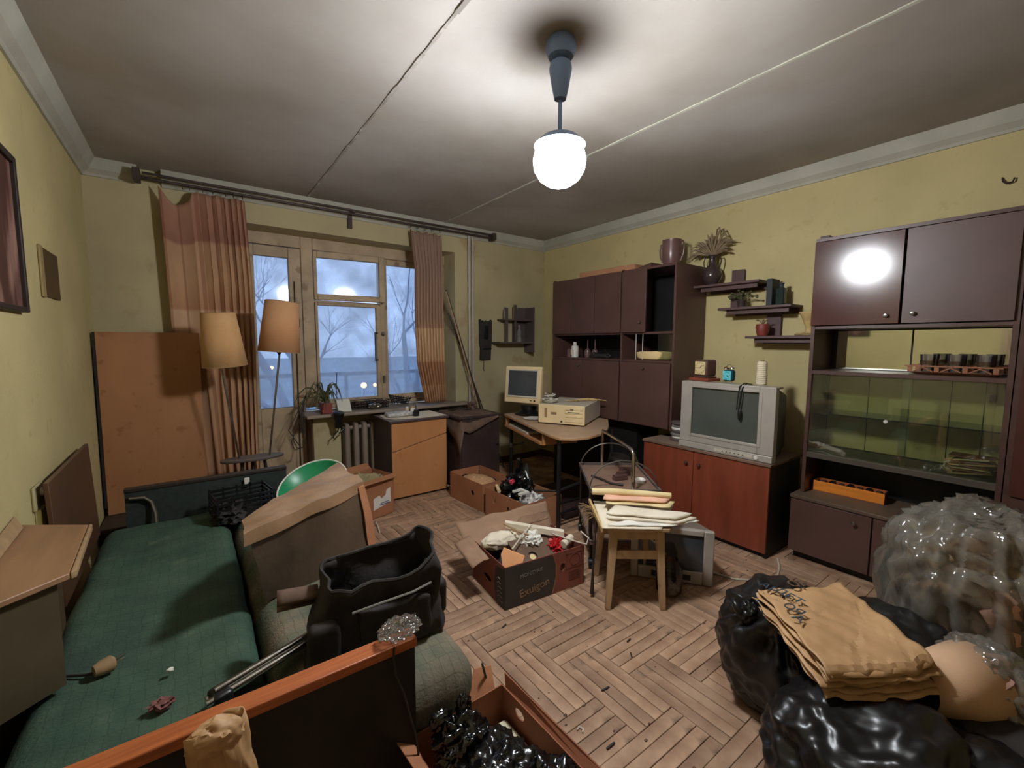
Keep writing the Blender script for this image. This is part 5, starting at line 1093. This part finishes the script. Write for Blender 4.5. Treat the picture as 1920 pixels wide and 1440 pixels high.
MB(F).cyl((.565, -.012*sg, .024), (.565, -.022*sg, .024), .012, n=16).obj('power_button', m_white, t)
for k in range(6): MB(F).cyl((.34+.028*k, -.014*sg, .023), (.34+.028*k, -.018*sg, .023), .004, n=8).obj('button', m_ink, t)
q = MB(F); q.grid(lambda u, v: (.086+(Wt-.187)*u, sg*(.016-.010*math.sin(u*math.pi)*math.sin(v*math.pi)), .106+(Ht-.147)*v), 16, 16); q.obj('screen', m_screen, t)
MB(F).hexa([(.006, sg*.05, .01), (Wt-.006, sg*.05, .01), (Wt-.10, sg*.42, .03), (.10, sg*.42, .03), (.006, sg*.05, Ht-.006), (Wt-.006, sg*.05, Ht-.006), (Wt-.10, sg*.42, Ht-.08), (.10, sg*.42, Ht-.08)]).obj('rear_shell', m_tvd, t, bevel=.02, seg=3)
MB(F).box(0, Wt, sg*.05, sg*.10, Ht-.014, Ht).obj('top_ledge', m_tv, t, bevel=.003)
TT = TZ0+Ht
MB().tube([(3.03, 1.40, TT+.005), (2.99, 1.415, TT+.012), (2.955, 1.43, TT-.01), (2.948, 1.437, TT-.10), (2.950, 1.440, TT-.17)], .004, 6).tube([(3.03, 1.385, TT+.005), (2.985, 1.40, TT+.010), (2.955, 1.412, TT-.02), (2.950, 1.418, TT-.12), (2.950, 1.428, TT-.18)], .004, 6).blob((2.95, 1.42, TT-.20), (.008, .012, .04), 3, .001, 3).obj('wrist_strap', m_blk, label='black looped strap hanging over the front of the silver television screen', cat='strap')
# mantel clock
t = thing('mantel_clock', 'brown square mantel clock on red base atop the silver television', 'clock', (3.08, 1.76, TT))
F = T(3.07, 1.755, TT+.001) @ RZ(-12)    # front faces -x
MB(F).box(-.055, .075, -.088, .088, 0, .024).obj('base', m_red, t, bevel=.004)
MB(F).box(-.035, .055, -.072, .06, .024, .036).obj('foot', m_choc, t, bevel=.004)
MB(F).box(-.042, .06, -.066, .054, .036, .156).obj('case', m_choc, t, bevel=.016, seg=4)
MB(F).box(-.047, -.042, -.052, .040, .048, .144).obj('dial', m_paper2, t, bevel=.001)
Fd = F @ frame((-.048, -.006, .096), (0, -1, 0), (-1, 0, 0))
q = MB(Fd)
for k in range(12): a = k*math.pi/6; q.box(-.0015, .0015, .034, .040, 0, .001, Matrix.Rotation(a, 4, 'Z'))
q.tube([(.043*math.cos(a*math.pi/16), .043*math.sin(a*math.pi/16), 0) for a in range(32)], .0006, 4, closed=True); q.obj('hour_mark', m_ink, t)
MB(Fd).box(-.0015, .0015, -.004, .032, .001, .002, Matrix.Rotation(R(-48), 4, 'Z')).obj('hand', m_ink, t)
MB(Fd).box(-.0012, .0012, -.004, .036, .002, .003, Matrix.Rotation(R(88), 4, 'Z')).obj('hand', m_ink, t)
# teal alarm clock
m_teal = mat('teal_metal', (24, 74, 84), .3, .3); m_dial = mat('cyan_dial', (96, 196, 206), .5, var=.05)
t = thing('alarm_clock', 'small teal alarm clock with light blue dial and twin bells on the television', 'clock', (3.08, 1.565, TT))
F = T(3.07, 1.565, TT+.012) @ RZ(-8)
MB(F).box(-.022, .025, -.040, .040, 0, .080).obj('case', m_teal, t, bevel=.016, seg=4)
MB(F).box(-.0245, -.021, -.032, .032, .008, .072).obj('dial', m_dial, t, bevel=.001)
Fd = F @ frame((-.0250, 0, .040), (0, -1, 0), (-1, 0, 0)); q = MB(Fd)
for k in range(12): a = k*math.pi/6; q.box(-.002, .002, .021, .026, 0, .001, Matrix.Rotation(a, 4, 'Z'))
q.obj('numeral', m_ink, t)
MB(Fd).box(-.0015, .0015, -.003, .018, .001, .002, Matrix.Rotation(R(-110), 4, 'Z')).box(-.0015, .0015, -.003, .014, .001, .002, Matrix.Rotation(R(-140), 4, 'Z')).obj('hand', m_ink, t)
for y in (-.022, .022):
    MB(F).lathe([(.017, .0), (.015, .009), (.006, .014)], T(0, y, .086) @ RX(y*600), n=16).obj('bell', m_steel, t)
    MB(F).cyl((0, y, -.012), (0, y, .006), .005, n=8).obj('foot', m_steel, t)
MB(F).tube(arc((0, 0, .095), .022, 0, 180, (0, 1, 0), (0, 0, 1), 10), .002, 5).obj('carry_handle', m_steel, t)
t = thing('string_spool', 'tall spool of cream string standing at the right end of the television top', 'spool', (3.1, 1.36, TT))
pr = [(.030, 0)]+[(.030+.0022*(k % 2)+(.002 if k < 12 else 0), .003+k*.0065) for k in range(23)]+[(.028, .158), (.012, .158)]
MB(T(3.09, 1.353, TT+.001)).lathe(pr, n=26).obj('wound_string', mat('cream_twine', (218, 204, 176), .9, bump=.3, bscale=200), t)
MB(T(3.09, 1.353, TT+.001)).lathe([(.012, .155), (.012, .166)], n=14).obj('core', m_wood, t)
for k in range(7):
    MB(T(3.12+.01*rn.uniform(-1, 1), 1.96+.008*rn.uniform(-1, 1), .634+k*.022)).lathe([(.066, 0), (.068, .003), (.068, .016), (.066, .0195), (.01, .0195)], n=26).obj('film_reel_tin', [m_sh, m_white, m_inkgrey][k % 3], label=['lowest', 'second', 'third', 'middle', 'fifth', 'sixth', 'topmost'][k]+' flat round tin in the stack left of the silver television', cat='tin', group='stack of flat tins beside the television')
MB().tube([(2.50, 1.36, .004), (2.55, 1.20, .004), (2.66, 1.10, .004), (2.80, 1.07, .004), (2.92, 1.11, .004), (3.02, 1.16, .006)], .006, 6).obj('floor_cable', m_cablew, label='pale cable lying in a curve on the floor before the red cabinet', cat='cable')

# ---------------------------------------------------------------- stepped wall shelves with ornaments
m_shf = mat('mauve_brown_shelf', (86, 62, 60), .5, var=.12)
sh = []
for (y0, y1, z, lab) in ((2.04, 1.52, 1.872, 'uppermost of the three stepped brown wall shelves'), (1.82, 1.30, 1.680, 'middle one of the three stepped brown wall shelves'), (1.60, 1.125, 1.462, 'lowest of the three stepped brown wall shelves')):
    t = thing('wall_shelf', lab, 'shelf', (XR-.1, (y0+y1)/2, z), group='stepped wall shelves')
    MB().box(XR-.20, XR, y1, y0, z-.018, z).obj('board', m_shf, t, bevel=.002)
    MB().box(XR-.018, XR, y1+.02, y0-.05, z-.058, z-.018).obj('wall_rail', m_shf, t)
    MB().box(XR-.16, XR-.145, y1+.03, y0-.05, z-.050, z-.018).obj('front_rail', m_shf, t)
for (y, z0, z1, lab) in ((1.757, 1.73, 1.985, 'upright wooden plate joining the upper and middle wall shelves'), (1.475, 1.512, 1.72, 'upright wooden plate joining the middle and lowest wall shelves')):
    MB().box(XR-.034, XR-.019, y-.050, y+.050, z0-.05, z1).obj('shelf_upright', m_shf, label=lab, cat='shelf bracket', bevel=.003)
MB().box(XR-.20, XR-.0, 1.10, 1.15, 2.085, 2.10).obj('shelf_stub', m_sh, label='short end of a board showing beside the top corner of the right wall unit', cat='board')
# vase with dried grass
t = thing('dried_flower_vase', 'dark round bellied vase of dried grasses on the uppermost wall shelf', 'vase', (XR-.11, 1.94, 1.872))
G = T(XR-.11, 1.93, 1.873)
MB(G).lathe([(.035, 0), (.045, .01), (.072, .05), (.078, .085), (.065, .125), (.032, .155), (.026, .175), (.026, .225), (.034, .24), (.029, .24), (.02, .18)], n=28).obj('body', m_ceramic, t)
MB(G).tube([(0, .03, .225), (0, .062, .23), (0, .075, .19), (0, .06, .13)], .005, 6).tube([(0, -.03, .225), (0, -.062, .23), (0, -.075, .19), (0, -.06, .13)], .005, 6).obj('handle', m_ceramic, t)
rn = random.Random(31)
for k in range(34):
    a = rn.uniform(-1.45, 1.45); L = rn.uniform(.13, .23); dx = rn.uniform(-.8, .5)
    e = Vector((dx*.06, math.sin(a)*L, math.cos(a)*L*.8+.02)); p0 = Vector((0, 0, .235))
    MB(G).tube([p0, p0+e*.4, p0+e*.75+Vector((0, 0, -.0)), p0+e+Vector((0, e.y*.1, -abs(e.y)*.25))], [.002, .006, .010, .001], 5).obj('grass_blade', m_dry, t)
for k, (y, z, yy) in enumerate(((-.06, .36, -.13), (-.045, .40, -.10), (-.03, .42, -.06), (-.07, .33, -.15))):
    MB(G).tube([(0, 0, .235), (0, y*.5, z-.06), (0, y, z+.02), (0, (y+yy)/2, z+.03), (0, yy, z-.02)], [.0015, .002, .007, .009, .002], 5).obj('seed_head', m_dry, t)
t = thing('small_potted_succulent', 'straggly dry succulent in a pot on the middle wall shelf', 'plant', (XR-.1, 1.66, 1.68))
MB(T(XR-.12, 1.675, 1.681)).lathe([(.028, 0), (.034, .05), (.032, .052), (.02, .04)], n=18).obj('pot', m_ceramic, t)
for k in range(22):
    a = rn.uniform(0, 6.28); L = rn.uniform(.04, .13); e = Vector((math.cos(a)*L*.4, math.sin(a)*L, rn.uniform(.02, .08)))
    p = Vector((XR-.12, 1.675, 1.73)); MB().tube([p, p+e*.6+Vector((0, 0, .02)), p+e], .0025, 4).blob(p+e, (.009, .011, .009), 1, 0).obj('twig', m_leaf, t)
MB().box(XR-.17, XR-.05, 1.44, 1.48, 1.681, 1.87).obj('dark_bookend_block', m_ink, label='tall dark green black block standing on the middle wall shelf', cat='block', bevel=.004)
t = thing('square_bottle', 'dark green square bottle on the right end of the middle wall shelf', 'bottle', (XR-.1, 1.35, 1.681))
G = T(XR-.13, 1.395, 1.681); MB(G).box(-.03, .03, -.028, .028, 0, .12).obj('body', mat('dark_green_glass', (30, 44, 44), .15), t, bevel=.008); MB(G).lathe([(.014, .12), (.014, .145), (.018, .147), (.018, .155)], n=14).obj('neck', m_ink, t)
t = thing('red_flower_pot', 'small red pot with withered stems on the lowest wall shelf', 'plant', (XR-.12, 1.45, 1.462))
MB(T(XR-.15, 1.50, 1.463)).lathe([(.032, 0), (.042, .03), (.046, .065), (.040, .085), (.036, .084), (.03, .05)], n=22).obj('pot', m_redp, t)
for k in range(16): a = rn.uniform(0, 6.28); p = Vector((XR-.15, 1.50, 1.54)); MB().tube([p, p+Vector((math.cos(a)*.015, math.sin(a)*.02, .03)), p+Vector((math.cos(a)*.03, math.sin(a)*.045, .03+.02*rn.random()))], .0022, 4).obj('stem', m_dry, t)
t = thing('carved_root_vase', 'pale tan carved root vase on the lowest wall shelf next to the right wall unit', 'vase', (XR-.12, 1.20, 1.462))
q = MB(T(XR-.11, 1.21, 1.463))
q.grid(lambda u, v: ((.018+.028*abs(v-.25)**1.1*1.5)*math.cos(2*math.pi*u)*(1+.15*math.sin(6*math.pi*u)), (.024+.045*abs(v-.25)**1.1*1.2)*math.sin(2*math.pi*u)*(1+.12*math.sin(4*math.pi*u+v*3)), .16*v), 24, 14, closed=True)
q.obj('body', m_gold, t, solid=.004, ang=80); MB(T(XR-.11, 1.21, 1.463)).blob((0, .02, .008), (.04, .075, .012), 3, .006, 9, zmin=0, seed=3).obj('root_foot', m_gold, t)

# ---------------------------------------------------------------- right wall unit
t = thing('glazed_wall_unit', 'dark brown wall unit with glossy upper doors and glazed shelves at the right', 'wall unit', (3.38, .7, 0))
UX, U1 = 3.22, XR-.004
ya, yb, ym = .27, 1.125, .69
for y in (ya-.022, yb-.02): MB().box(UX, U1, y, y+.022, .428, 2.04).obj('side_panel', m_choc, t, bevel=.001)
MB().box(UX-.005, U1, ya-.02, yb+.002, 2.04, 2.06).obj('top', m_choc, t, bevel=.001)
MB().box(U1-.01, U1, ya, yb-.02, .43, 1.50).box(U1-.01, U1, ya, yb-.02, 1.5, 2.04).obj('back', m_blackp, t)
MB().box(UX+.004, U1-.01, ya, yb-.02, 1.497, 1.515).obj('shelf', m_choc, t)
MB().box(UX, U1-.01, ya, yb-.02, 1.212, 1.235).obj('shelf', m_choc, t)
MB().box(UX, U1-.01, ya, yb-.02, .668, .70).obj('shelf', m_inner, t)
MB().box(UX+.04, U1-.02, ya+.002, yb-.022, .955, .962).obj('glass_shelf', m_dglass, t, smooth=False)
for y0, y1 in ((ya+.003, .69), (.695, yb-.05)):
    MB().box(U1-.014, U1-.011, y0, y1-.004, 1.24, 1.49).obj('mirror_pane', m_mirror, t, smooth=False)
m_reflected = mat('reflected_wall_yellow', (186, 172, 112), .45, var=.08)  # flat yellow in place of a mirror reflecting the yellow wall
for a_, b_ in ((ya+.003, .365), (.37, .50), (.505, .68)): MB().box(U1-.014, U1-.011, a_, b_, .71, 1.205).obj('reflection_board', m_reflected, t, smooth=False)
for a_, b_ in ((.685, .88), (.885, yb-.025)): MB().box(U1-.014, U1-.011, a_, b_, .71, 1.205).obj('reflection_board', m_reflected, t, smooth=False)
MB().box(U1-.022, U1-.014, .325, .350, 1.09, 1.125).obj('reflected_socket', m_choc2, t)  # dark block for a socket showing in that painted reflection
MB().box(UX+.014, UX+.018, .62, yb-.022, .705, 1.208).obj('sliding_glass', m_dglass, t, smooth=False)
MB().box(UX+.024, UX+.028, ya+.002, .66, .705, 1.208).obj('sliding_glass', m_dglass, t, smooth=False)
MB().cyl((UX+.014, .72, .955), (UX+.006, .72, .955), .010, n=14).obj('finger_pull', m_white, t)
o = door(ym+.004, yb+.002, 1.52, 2.035, m_gloss, UX, (.75, 1.565), 'glossy dark door reflecting the lamp', t); o = door(ya-.005, ym-.004, 1.52, 2.035, m_choc2, UX, (.635, 1.572), None, t)
t = thing('tall_wardrobe', 'tall dark reddish wardrobe at the far right edge of the wall unit', 'wardrobe', (3.35, -.1, 0))
MB().box(UX+.0, U1, -.62, .244, .43, 2.04).obj('carcass', m_choc, t); 
door(-.20, .243, 1.52, 2.04, m_choc2, UX, None, None, t); door(-.20, .225, .66, 1.51, mat('dark_red_laminate', (74, 36, 26), .4), UX, None, None, t)
t = thing('low_base_unit', 'long low dark brown base unit with four doors below the glazed wall unit', 'cabinet', (3.3, .3, 0))
BX = 3.12
MB().box(BX+.0, U1, -.60, 1.15, .405, .427).obj('top', mat('dusty_brown_top', (88, 68, 54), .55, dust=.45, dustc=(120, 104, 86)), t, bevel=.003)
MB().box(BX+.018, U1, -.59, 1.14, .05, .405).obj('carcass', m_choc, t); MB().box(BX+.06, U1, -.58, 1.13, 0, .05).obj('plinth', m_blackp, t)
for y0, y1, k in ((.72, 1.145, .80), (.295, .715, .655), (-.13, .29, .23), (-.56, -.135, -.20)): door(y0, y1, .055, .40, m_choc2, BX+.016, (k, .345), None, t)
t = thing('orange_wooden_box', 'open narrow orange wooden box with dark junk on the low base unit', 'box', (3.38, .91, .428))
F = frame((3.325, 1.09, .4275), (.02, -.37, 0))
MB(F).box(0, .37, 0, .10, 0, .006).obj('bottom', m_oredge, t)
MB(F).box(0, .37, 0, .007, 0, .068).obj('side', mat('orange_pine', (224, 132, 42), .5, var=.15, scale=5, stretch=(1, 1, 6)), t, bevel=.001); MB(F).box(0, .37, .093, .10, 0, .068).obj('side', m_oredge, t)
MB(F).box(0, .007, .007, .093, 0, .068).obj('end', m_oredge, t); MB(F).box(.363, .37, .007, .093, 0, .068).obj('end', m_choc2, t)
for k in range(7): MB(F).box(.03+k*.048, .055+k*.048, .012, .088, .006, .062+.006*(k % 2)).obj('index_block', m_blk if k % 2 else m_choc2, t, bevel=.003)
MB().box(3.36, 3.50, .34, .60, .428, .436).obj('dark_folder', m_choc2, label='flat dark folder lying on the low base unit behind the clear bag', cat='folder')
# glasses in amber rack
t = thing('glass_rack', 'amber brown openwork rack holding glasses in the upper mirrored niche', 'rack', (3.36, .47, 1.236))
MB().hexa([(3.31, .32, 1.237), (3.43, .32, 1.237), (3.43, .625, 1.237), (3.31, .625, 1.237), (3.29, .295, 1.25), (3.45, .295, 1.25), (3.45, .655, 1.25), (3.29, .655, 1.25)]).obj('base', m_copper, t)
for x in (3.285, 3.455):
    MB().box(x-.003, x+.003, .29, .67, 1.278, 1.286).obj('rail', m_copper, t)
    for k in range(4): MB().box(x-.003, x+.003, .305+.11*k, .325+.11*k, 1.25, 1.28).obj('post', m_copper, t)
    for k in range(3): MB().tube([(x, .33+.11*k, 1.252), (x, .37+.11*k, 1.275), (x, .41+.11*k, 1.252)], .004, 5).obj('scroll', m_copper, t)
g0 = thing('tumbler', 'clear tumbler with dark pattern standing in the amber rack', 'glass', (3.325, .36, 1.252), group='glasses in the amber rack')
MB(T(3.325, .36, 1.252)).lathe([(.026, 0), (.034, .095), (.033, .095), (.025, .005)], n=20, cap=False).obj('glass', m_glassware, g0)
MB(T(3.325, .36, 1.252)).lathe([(.031, .040), (.0332, .060)], n=20, cap=False).obj('pattern_band', clear_mat('brown_glass_print', (.9, .85, .8), haze=.5, hazec=(120, 84, 60), gloss=.06), g0)
MB(T(3.325, .36, 1.252)).lathe([(.0005, 0), (.024, .002), (.024, .006)], n=16, cap=False).obj('glass_foot', m_glassware, g0)
for i, (x, y, lab) in enumerate(((0, .11, 'front row tumbler at the middle of the amber rack'), (0, .22, 'front row tumbler at the left end of the amber rack'), (.09, 0, 'back row tumbler at the right end of the amber rack'), (.09, .11, 'back row tumbler at the middle of the amber rack'), (.09, .22, 'back row tumbler at the left end of the amber rack'))):
    copy_tree(g0, T(x, y, 0), lab)
g0['label'] = 'front row tumbler at the right end of the amber rack'
t = thing('paper_fan_bundle', 'bundle of crumpled amber and cream papers on the bottom glazed shelf', 'papers', (3.36, .36, .70))
for k in range(8): MB(T(3.36, .37, .715+.012*k) @ RZ(rn.uniform(-14, 14)) @ RX(-6+rn.uniform(-6, 6))).box(-.06, .06, -.08, .09, 0, .006).obj('leaf', [m_gold, m_copper, m_paper2, m_copper][k % 4], t)
for k in range(5): MB().tube([(3.31, .44, .71+.01*k), (3.30, .47, .72+.014*k), (3.29, .48-.01*k, .74+.012*k)], .006, 4).obj('curl', m_white if k % 2 else m_gold, t)
MB().tube([(XR-.003, .39, 2.29), (XR-.02, .385, 2.265), (XR-.022, .37, 2.25), (XR-.02, .35, 2.255), (XR-.015, .345, 2.275)], .004, 6).obj('wall_hook', m_cable, label='small bent dark hook on the bare right wall above the wall unit', cat='hook')

# ---------------------------------------------------------------- bags heap, lower right
G = MB(); G.blob((1.83, .66, .215), (.235, .23, .235), 6, .020, 5, ridge=.007, zmin=0, seed=3, power=.85, knot=(-.62, -.12, .78), folds=13)
t = thing('black_bin_bag', 'full black bin bag standing on the parquet, leftmost of the bag heap', 'bag', (1.80, .66, 0))
G.obj('bag_body', m_bag, t, ang=85)
kp = Vector((1.65, .70, .362))
MB().blob(kp+Vector((0, .02, .03)), (.035, .035, .045), 4, .01, 6, ridge=.012, seed=8).tube([kp+Vector((-.01, .03, .0)), kp+Vector((-.03, .05, .04)), kp+Vector((-.02, .07, .06)), kp+Vector((.01, .08, .04))], [.014, .016, .012, .006], 8).obj('tied_neck', m_bag, t, ang=80)
G = MB(); G.blob((1.50, .30, .185), (.27, .25, .20), 6, .03, 5, ridge=.007, zmin=0, seed=12, power=.85)
G.blob((1.62, .10, .16), (.22, .22, .17), 5, .02, 5, ridge=.008, zmin=0, seed=14)
G.obj('black_film_bag', m_bag, label='shiny black plastic bag lying nearest the camera at the bottom right', cat='bag', ang=85)
MB().blob((2.02, .40, .20), (.22, .22, .22), 5, .02, 5, ridge=.008, zmin=0, seed=21, power=.85).obj('black_bin_bag', m_bag, label='black bin bag lying under the stack of kraft paper sacks', cat='bag', ang=85)
# kraft sacks stack
t = thing('kraft_sack_stack', 'stack of folded brown kraft paper sacks with dark stencilled letters on the bags', 'paper sacks', (1.72, .47, .43))
Fk = frame((1.435, .40, .468), (.275, -.175, .012), (-.05, .02, 1))  # x: near edge to right, y: towards far edge
for k in range(7):
    q = MB(Fk @ T(.012*rn.uniform(-1, 1)-.006*(k < 6), .010*rn.uniform(-1, 1), -.075+.0125*k+.004*rn.uniform(-1, 0)) @ RZ(rn.uniform(-3, 3)*(k < 6)))
    def fs_(u, v, k=k):
        w_ = .335; L = .40
        z = .005*noise.noise(Vector((u*2.5, v*3, k)))+.011*abs(noise.noise(Vector((u*6+v*4, v*1.5, k*3))))-.007*abs(noise.noise(Vector((u*9-v*7, v*3, k))))
        if v < .05: z -= .016*(.05-v)/.05*(1.3 if k == 6 else .5)
        return (w_*u+.012*noise.noise(Vector((v*6, 0, k)))+.05*(v), L*v+.012*noise.noise(Vector((u*6, k, 0)))-.015*math.sin(u*3), z)
    q.grid(fs_, 34, 34); q.obj('sack', m_kraft, t, solid=.003, ang=14)
m_sten = mat('blue_black_stencil', (52, 60, 66), .8)
for s_, x, y, r_ in (('\u0410\u0420', .075, .375, -70), ('\u0414\u0415\u0422.', .115, .315, -70), ('\u041e\u042f', .075, .245, -70), ('\u0410', .055, .195, -70)):
    text(s_, .048, Fk @ T(x, y, .0185) @ RZ(r_), m_sten, t, bold=.0005)
text('\u041e\u0412', .055, Fk @ T(.20, .385, .018) @ RZ(-8), mat('brown_stencil', (90, 66, 44), .8), t, bold=.0005)
# large clear bag
t = thing('clear_plastic_sack', 'big clear plastic sack stuffed with brown scrap at the right edge', 'bag', (2.28, .27, 0))
def lean(p):
    a = math.atan2(p.y-.20, p.x-2.42); k = .011*math.sin(a*17+2.2*noise.noise(Vector((a*2, p.z*3, 1))))*min(1, p.z*3)+.008*math.sin(a*31+p.z*4)
    return Vector((p.x+k*math.cos(a)+.02*math.sin(p.z*7), p.y+k*math.sin(a), p.z+.03*noise.noise(Vector((a*3, 0, 5)))*(p.z > .5)))
MB().blob((2.42, .20, .40), (.28, .30, .385), 6, .035, 5, ridge=.010, zmin=0, seed=33, power=.75, fn=lean).obj('film', m_clear, t, ang=85)
MB().blob((2.44, .18, .36), (.23, .25, .32), 5, .05, 6, ridge=.02, zmin=.01, seed=35, power=.85).obj('crumpled_contents', mat('brown_scrap', (88, 64, 48), .7, scale=7, c2=(150, 116, 90), detail=8, bump=.6, bscale=16), t, ang=60)
for k in range(26):
    a = rn.uniform(2.0, 4.6); zz = rn.uniform(.12, .66); rr = .262
    p = Vector((2.42+rr*math.cos(a)*.93, .20+rr*math.sin(a)*.95, zz)); MB(T(*p) @ RZ(math.degrees(a)) @ RX(rn.uniform(-60, 60)) @ RY(rn.uniform(-25, 25))).grid(lambda u, v: (.01*noise.noise(Vector((u*3, v*3, k))), .07*(u-.5), .12*(v-.5)), 6, 6).obj('scrap_piece', [m_dry, m_kraft2, m_choc2, m_pink][k % 4], t, solid=.002)
MB().blob((2.28, .66, .10), (.16, .10, .10), 5, .02, 6, ridge=.01, zmin=0, seed=41).blob((2.16, .74, .12), (.05, .045, .06), 4, .01, 6, ridge=.006, seed=43).obj('small_clear_bag', m_clear, label='small crumpled clear plastic bag behind the kraft sacks on the floor', cat='bag', ang=80)
# wrapped lampshade
t = thing('wrapped_lampshade', 'beige cloth lampshade half wrapped in clear film at the right bottom', 'lampshade', (1.85, .2, .3))
Fl = frame((1.74, .265, .36), (0, 0, 1), (.80, -.50, .16))
MB(Fl).lathe([(.072, 0), (.112, .20)], n=44, cap=False).obj('shade', mat('beige_shade_cloth', (196, 156, 122), .85, c2=(210, 172, 138), bump=.08, bscale=200), t, solid=.003, ang=60)
MB(Fl).lathe([(.0725, .035), (.079, .04), (.079, .046), (.0745, .05)], n=44, cap=False).obj('film_band', m_clearw, t)
MB(Fl).blob((0, 0, .23), (.125, .125, .09), 5, .02, 6, ridge=.01, seed=51).obj('film', m_clear, t, ang=80)
MB(Fl).blob((0, .01, .21), (.10, .10, .07), 4, .02, 6, ridge=.01, seed=52).obj('lining', mat('pinkish_lining', (150, 108, 92), .7, var=.2), t)
MB().blob((1.88, .12, .17), (.2, .18, .16), 4, .02, 5, ridge=.02, zmin=0, seed=54).obj('dark_sack', m_blkfab, label='dark sack lying under the wrapped beige lampshade', cat='bag')

# ---------------------------------------------------------------- foreground bottom centre
t = thing('open_cardboard_box', 'open reddish cardboard box with raised flaps at the bottom edge of the view', 'box', (.62, .95, 0))
F = frame((.47, .70, 0), (1, .02, 0)); cw, cd_ = .34, .43
carton(t, F, cw, cd_, .24, m_card2, m_card2, holes={'right': (.33, .20, .024, .016)})
MB(F).prism([(cw, .0, .24), (cw, cd_-.02, .24), (cw+.01, cd_, .275), (cw+.02, .0, .262)], (.004, 0, 0)).obj('flap', m_card2, t)
MB(F).prism([(.20, cd_, .235), (.31, cd_, .235), (.325, cd_+.045, .285), (.26, cd_+.05, .30)], (0, .004, 0)).obj('flap', m_card, t)
MB(F).prism([(0, .05, .24), (0, .42, .24), (-.05, .40, .275), (-.03, .05, .27)], (0, 0, .004)).obj('flap', m_card, t)
MB().box(.60, .79, .78, 1.10, .03, .15).obj('cream_foam_block', mat('cream_foam', (206, 196, 168), .8), label='cream foam block lying in the open cardboard box', cat='foam block', bevel=.012)
G = MB(); G.blob((.575, 1.02, .245), (.075, .07, .075), 5, .02, 6, ridge=.010, seed=61).blob((.62, .90, .22), (.11, .12, .07), 5, .02, 6, ridge=.012, seed=63).blob((.70, .80, .20), (.11, .10, .06), 5, .02, 6, ridge=.012, seed=66)
G.blob((.53, 1.06, .31), (.035, .02, .03), 4, .006, 6, ridge=.004, seed=68).blob((.60, 1.05, .325), (.022, .02, .04), 4, .006, 6, ridge=.004, seed=69)
G.obj('scrunched_black_bag', m_bag2, label='scrunched shiny black plastic bag stuffed into the open cardboard box', cat='bag', ang=85)
t = thing('kraft_paper_bag', 'tall folded kraft paper bag standing before the black sofa end board', 'bag', (.03, .93, 0))
q = MB()
def pb(u, v):
    a = 2*math.pi*u; x = .03+.062*math.cos(a)*(1-.25*v)*(1+.12*math.sin(3*a)); y = .95+.038*math.sin(a)*(1-.4*v); z = .655*v
    return (x-.03*v*v+.02*(1-v)+.010*noise.noise(Vector((math.cos(a)*2, math.sin(a)*2, v*9))), y+.012*noise.noise(Vector((math.cos(a)*3, 5, v*8)))+.02*v, z+(.012*math.sin(a*2) if v > .95 else 0))
q.grid(pb, 40, 30, closed=True); q.obj('bag_wall', m_kraft, t, ang=45, solid=.002)
MB().blob((.0, .965, .64), (.048, .028, .035), 4, .004, 5, ridge=.004, seed=5).obj('folded_top', m_kraft, t, ang=40)
t = thing('curved_dark_rail', 'thin dark bent wire rising beside the sofa end', 'wire', (.74, 1.15, 0))
MB().tube([(.735, 1.16, .33), (.755, 1.165, .26), (.76, 1.165, .15), (.765, 1.17, .01)], .004, 6).obj('wire', m_cable, t)
# crumbs and slivers on the floor
for k, (x, y, a, L, lab) in enumerate(((1.184, 1.664, 20, .035, 'dark wood sliver on the parquet left of the printed fruit box'), (1.288, 1.098, -5, .04, 'dark wood sliver in the middle of the open floor'), (1.11, .917, 0, .04, 'dark wood sliver nearest the bottom edge of the floor'),
                                    (1.53, 1.16, 50, .03, 'dark twig near the front of the stool shadow'), (1.60, 1.23, 10, .03, 'second dark twig close to the stool front legs'))):
    MB(T(x, y, .001) @ RZ(a)).box(-L/2, L/2, -.003, .003, 0, .005).obj('wood_sliver', m_cable, label=lab, cat='debris', group='slivers on the floor')
MB().tube([(1.06, 1.03, .004), (1.075, 1.035, .006), (1.08, 1.02, .004), (1.068, 1.012, .004)], .0025, 5).obj('white_clip_scrap', m_white, label='tiny white bent scrap on the parquet near the open cardboard box', cat='debris')
MB().tube([(1.09, 3.24, .02), (1.085, 3.18, .01), (1.06, 3.08, .006)], .006, 6).obj('white_floor_cable', m_cablew, label='short white cable on the floor beside the labelled carton', cat='cable')
MB().tube([(2.45, 1.16, .004), (2.50, 1.14, .012), (2.54, 1.12, .004), (2.52, 1.09, .004)], .003, 5).tube([(2.50, 1.14, .01), (2.49, 1.11, .004)], .002, 5).obj('dry_twig', m_cable, label='dry forked twig on the parquet between floor television and bags', cat='twig')
rest = MB()
for k in range(260):
    x = rn.uniform(.75, 2.9); y = rn.uniform(.7, 3.5); s_ = rn.uniform(.001, .004)
    rest.box(x-s_, x+s_*rn.uniform(1, 2.5), y-s_, y+s_, 0, s_*.8)
rest.obj('floor_crumbs', mat('crumbs', (96, 70, 52), .9), label='scattered crumbs and grit over the parquet floor', cat='grit', kind='stuff', smooth=False)
for o in bpy.data.objects:
    if o.type == 'EMPTY' and 'kind' in o and 'label' not in o: pass
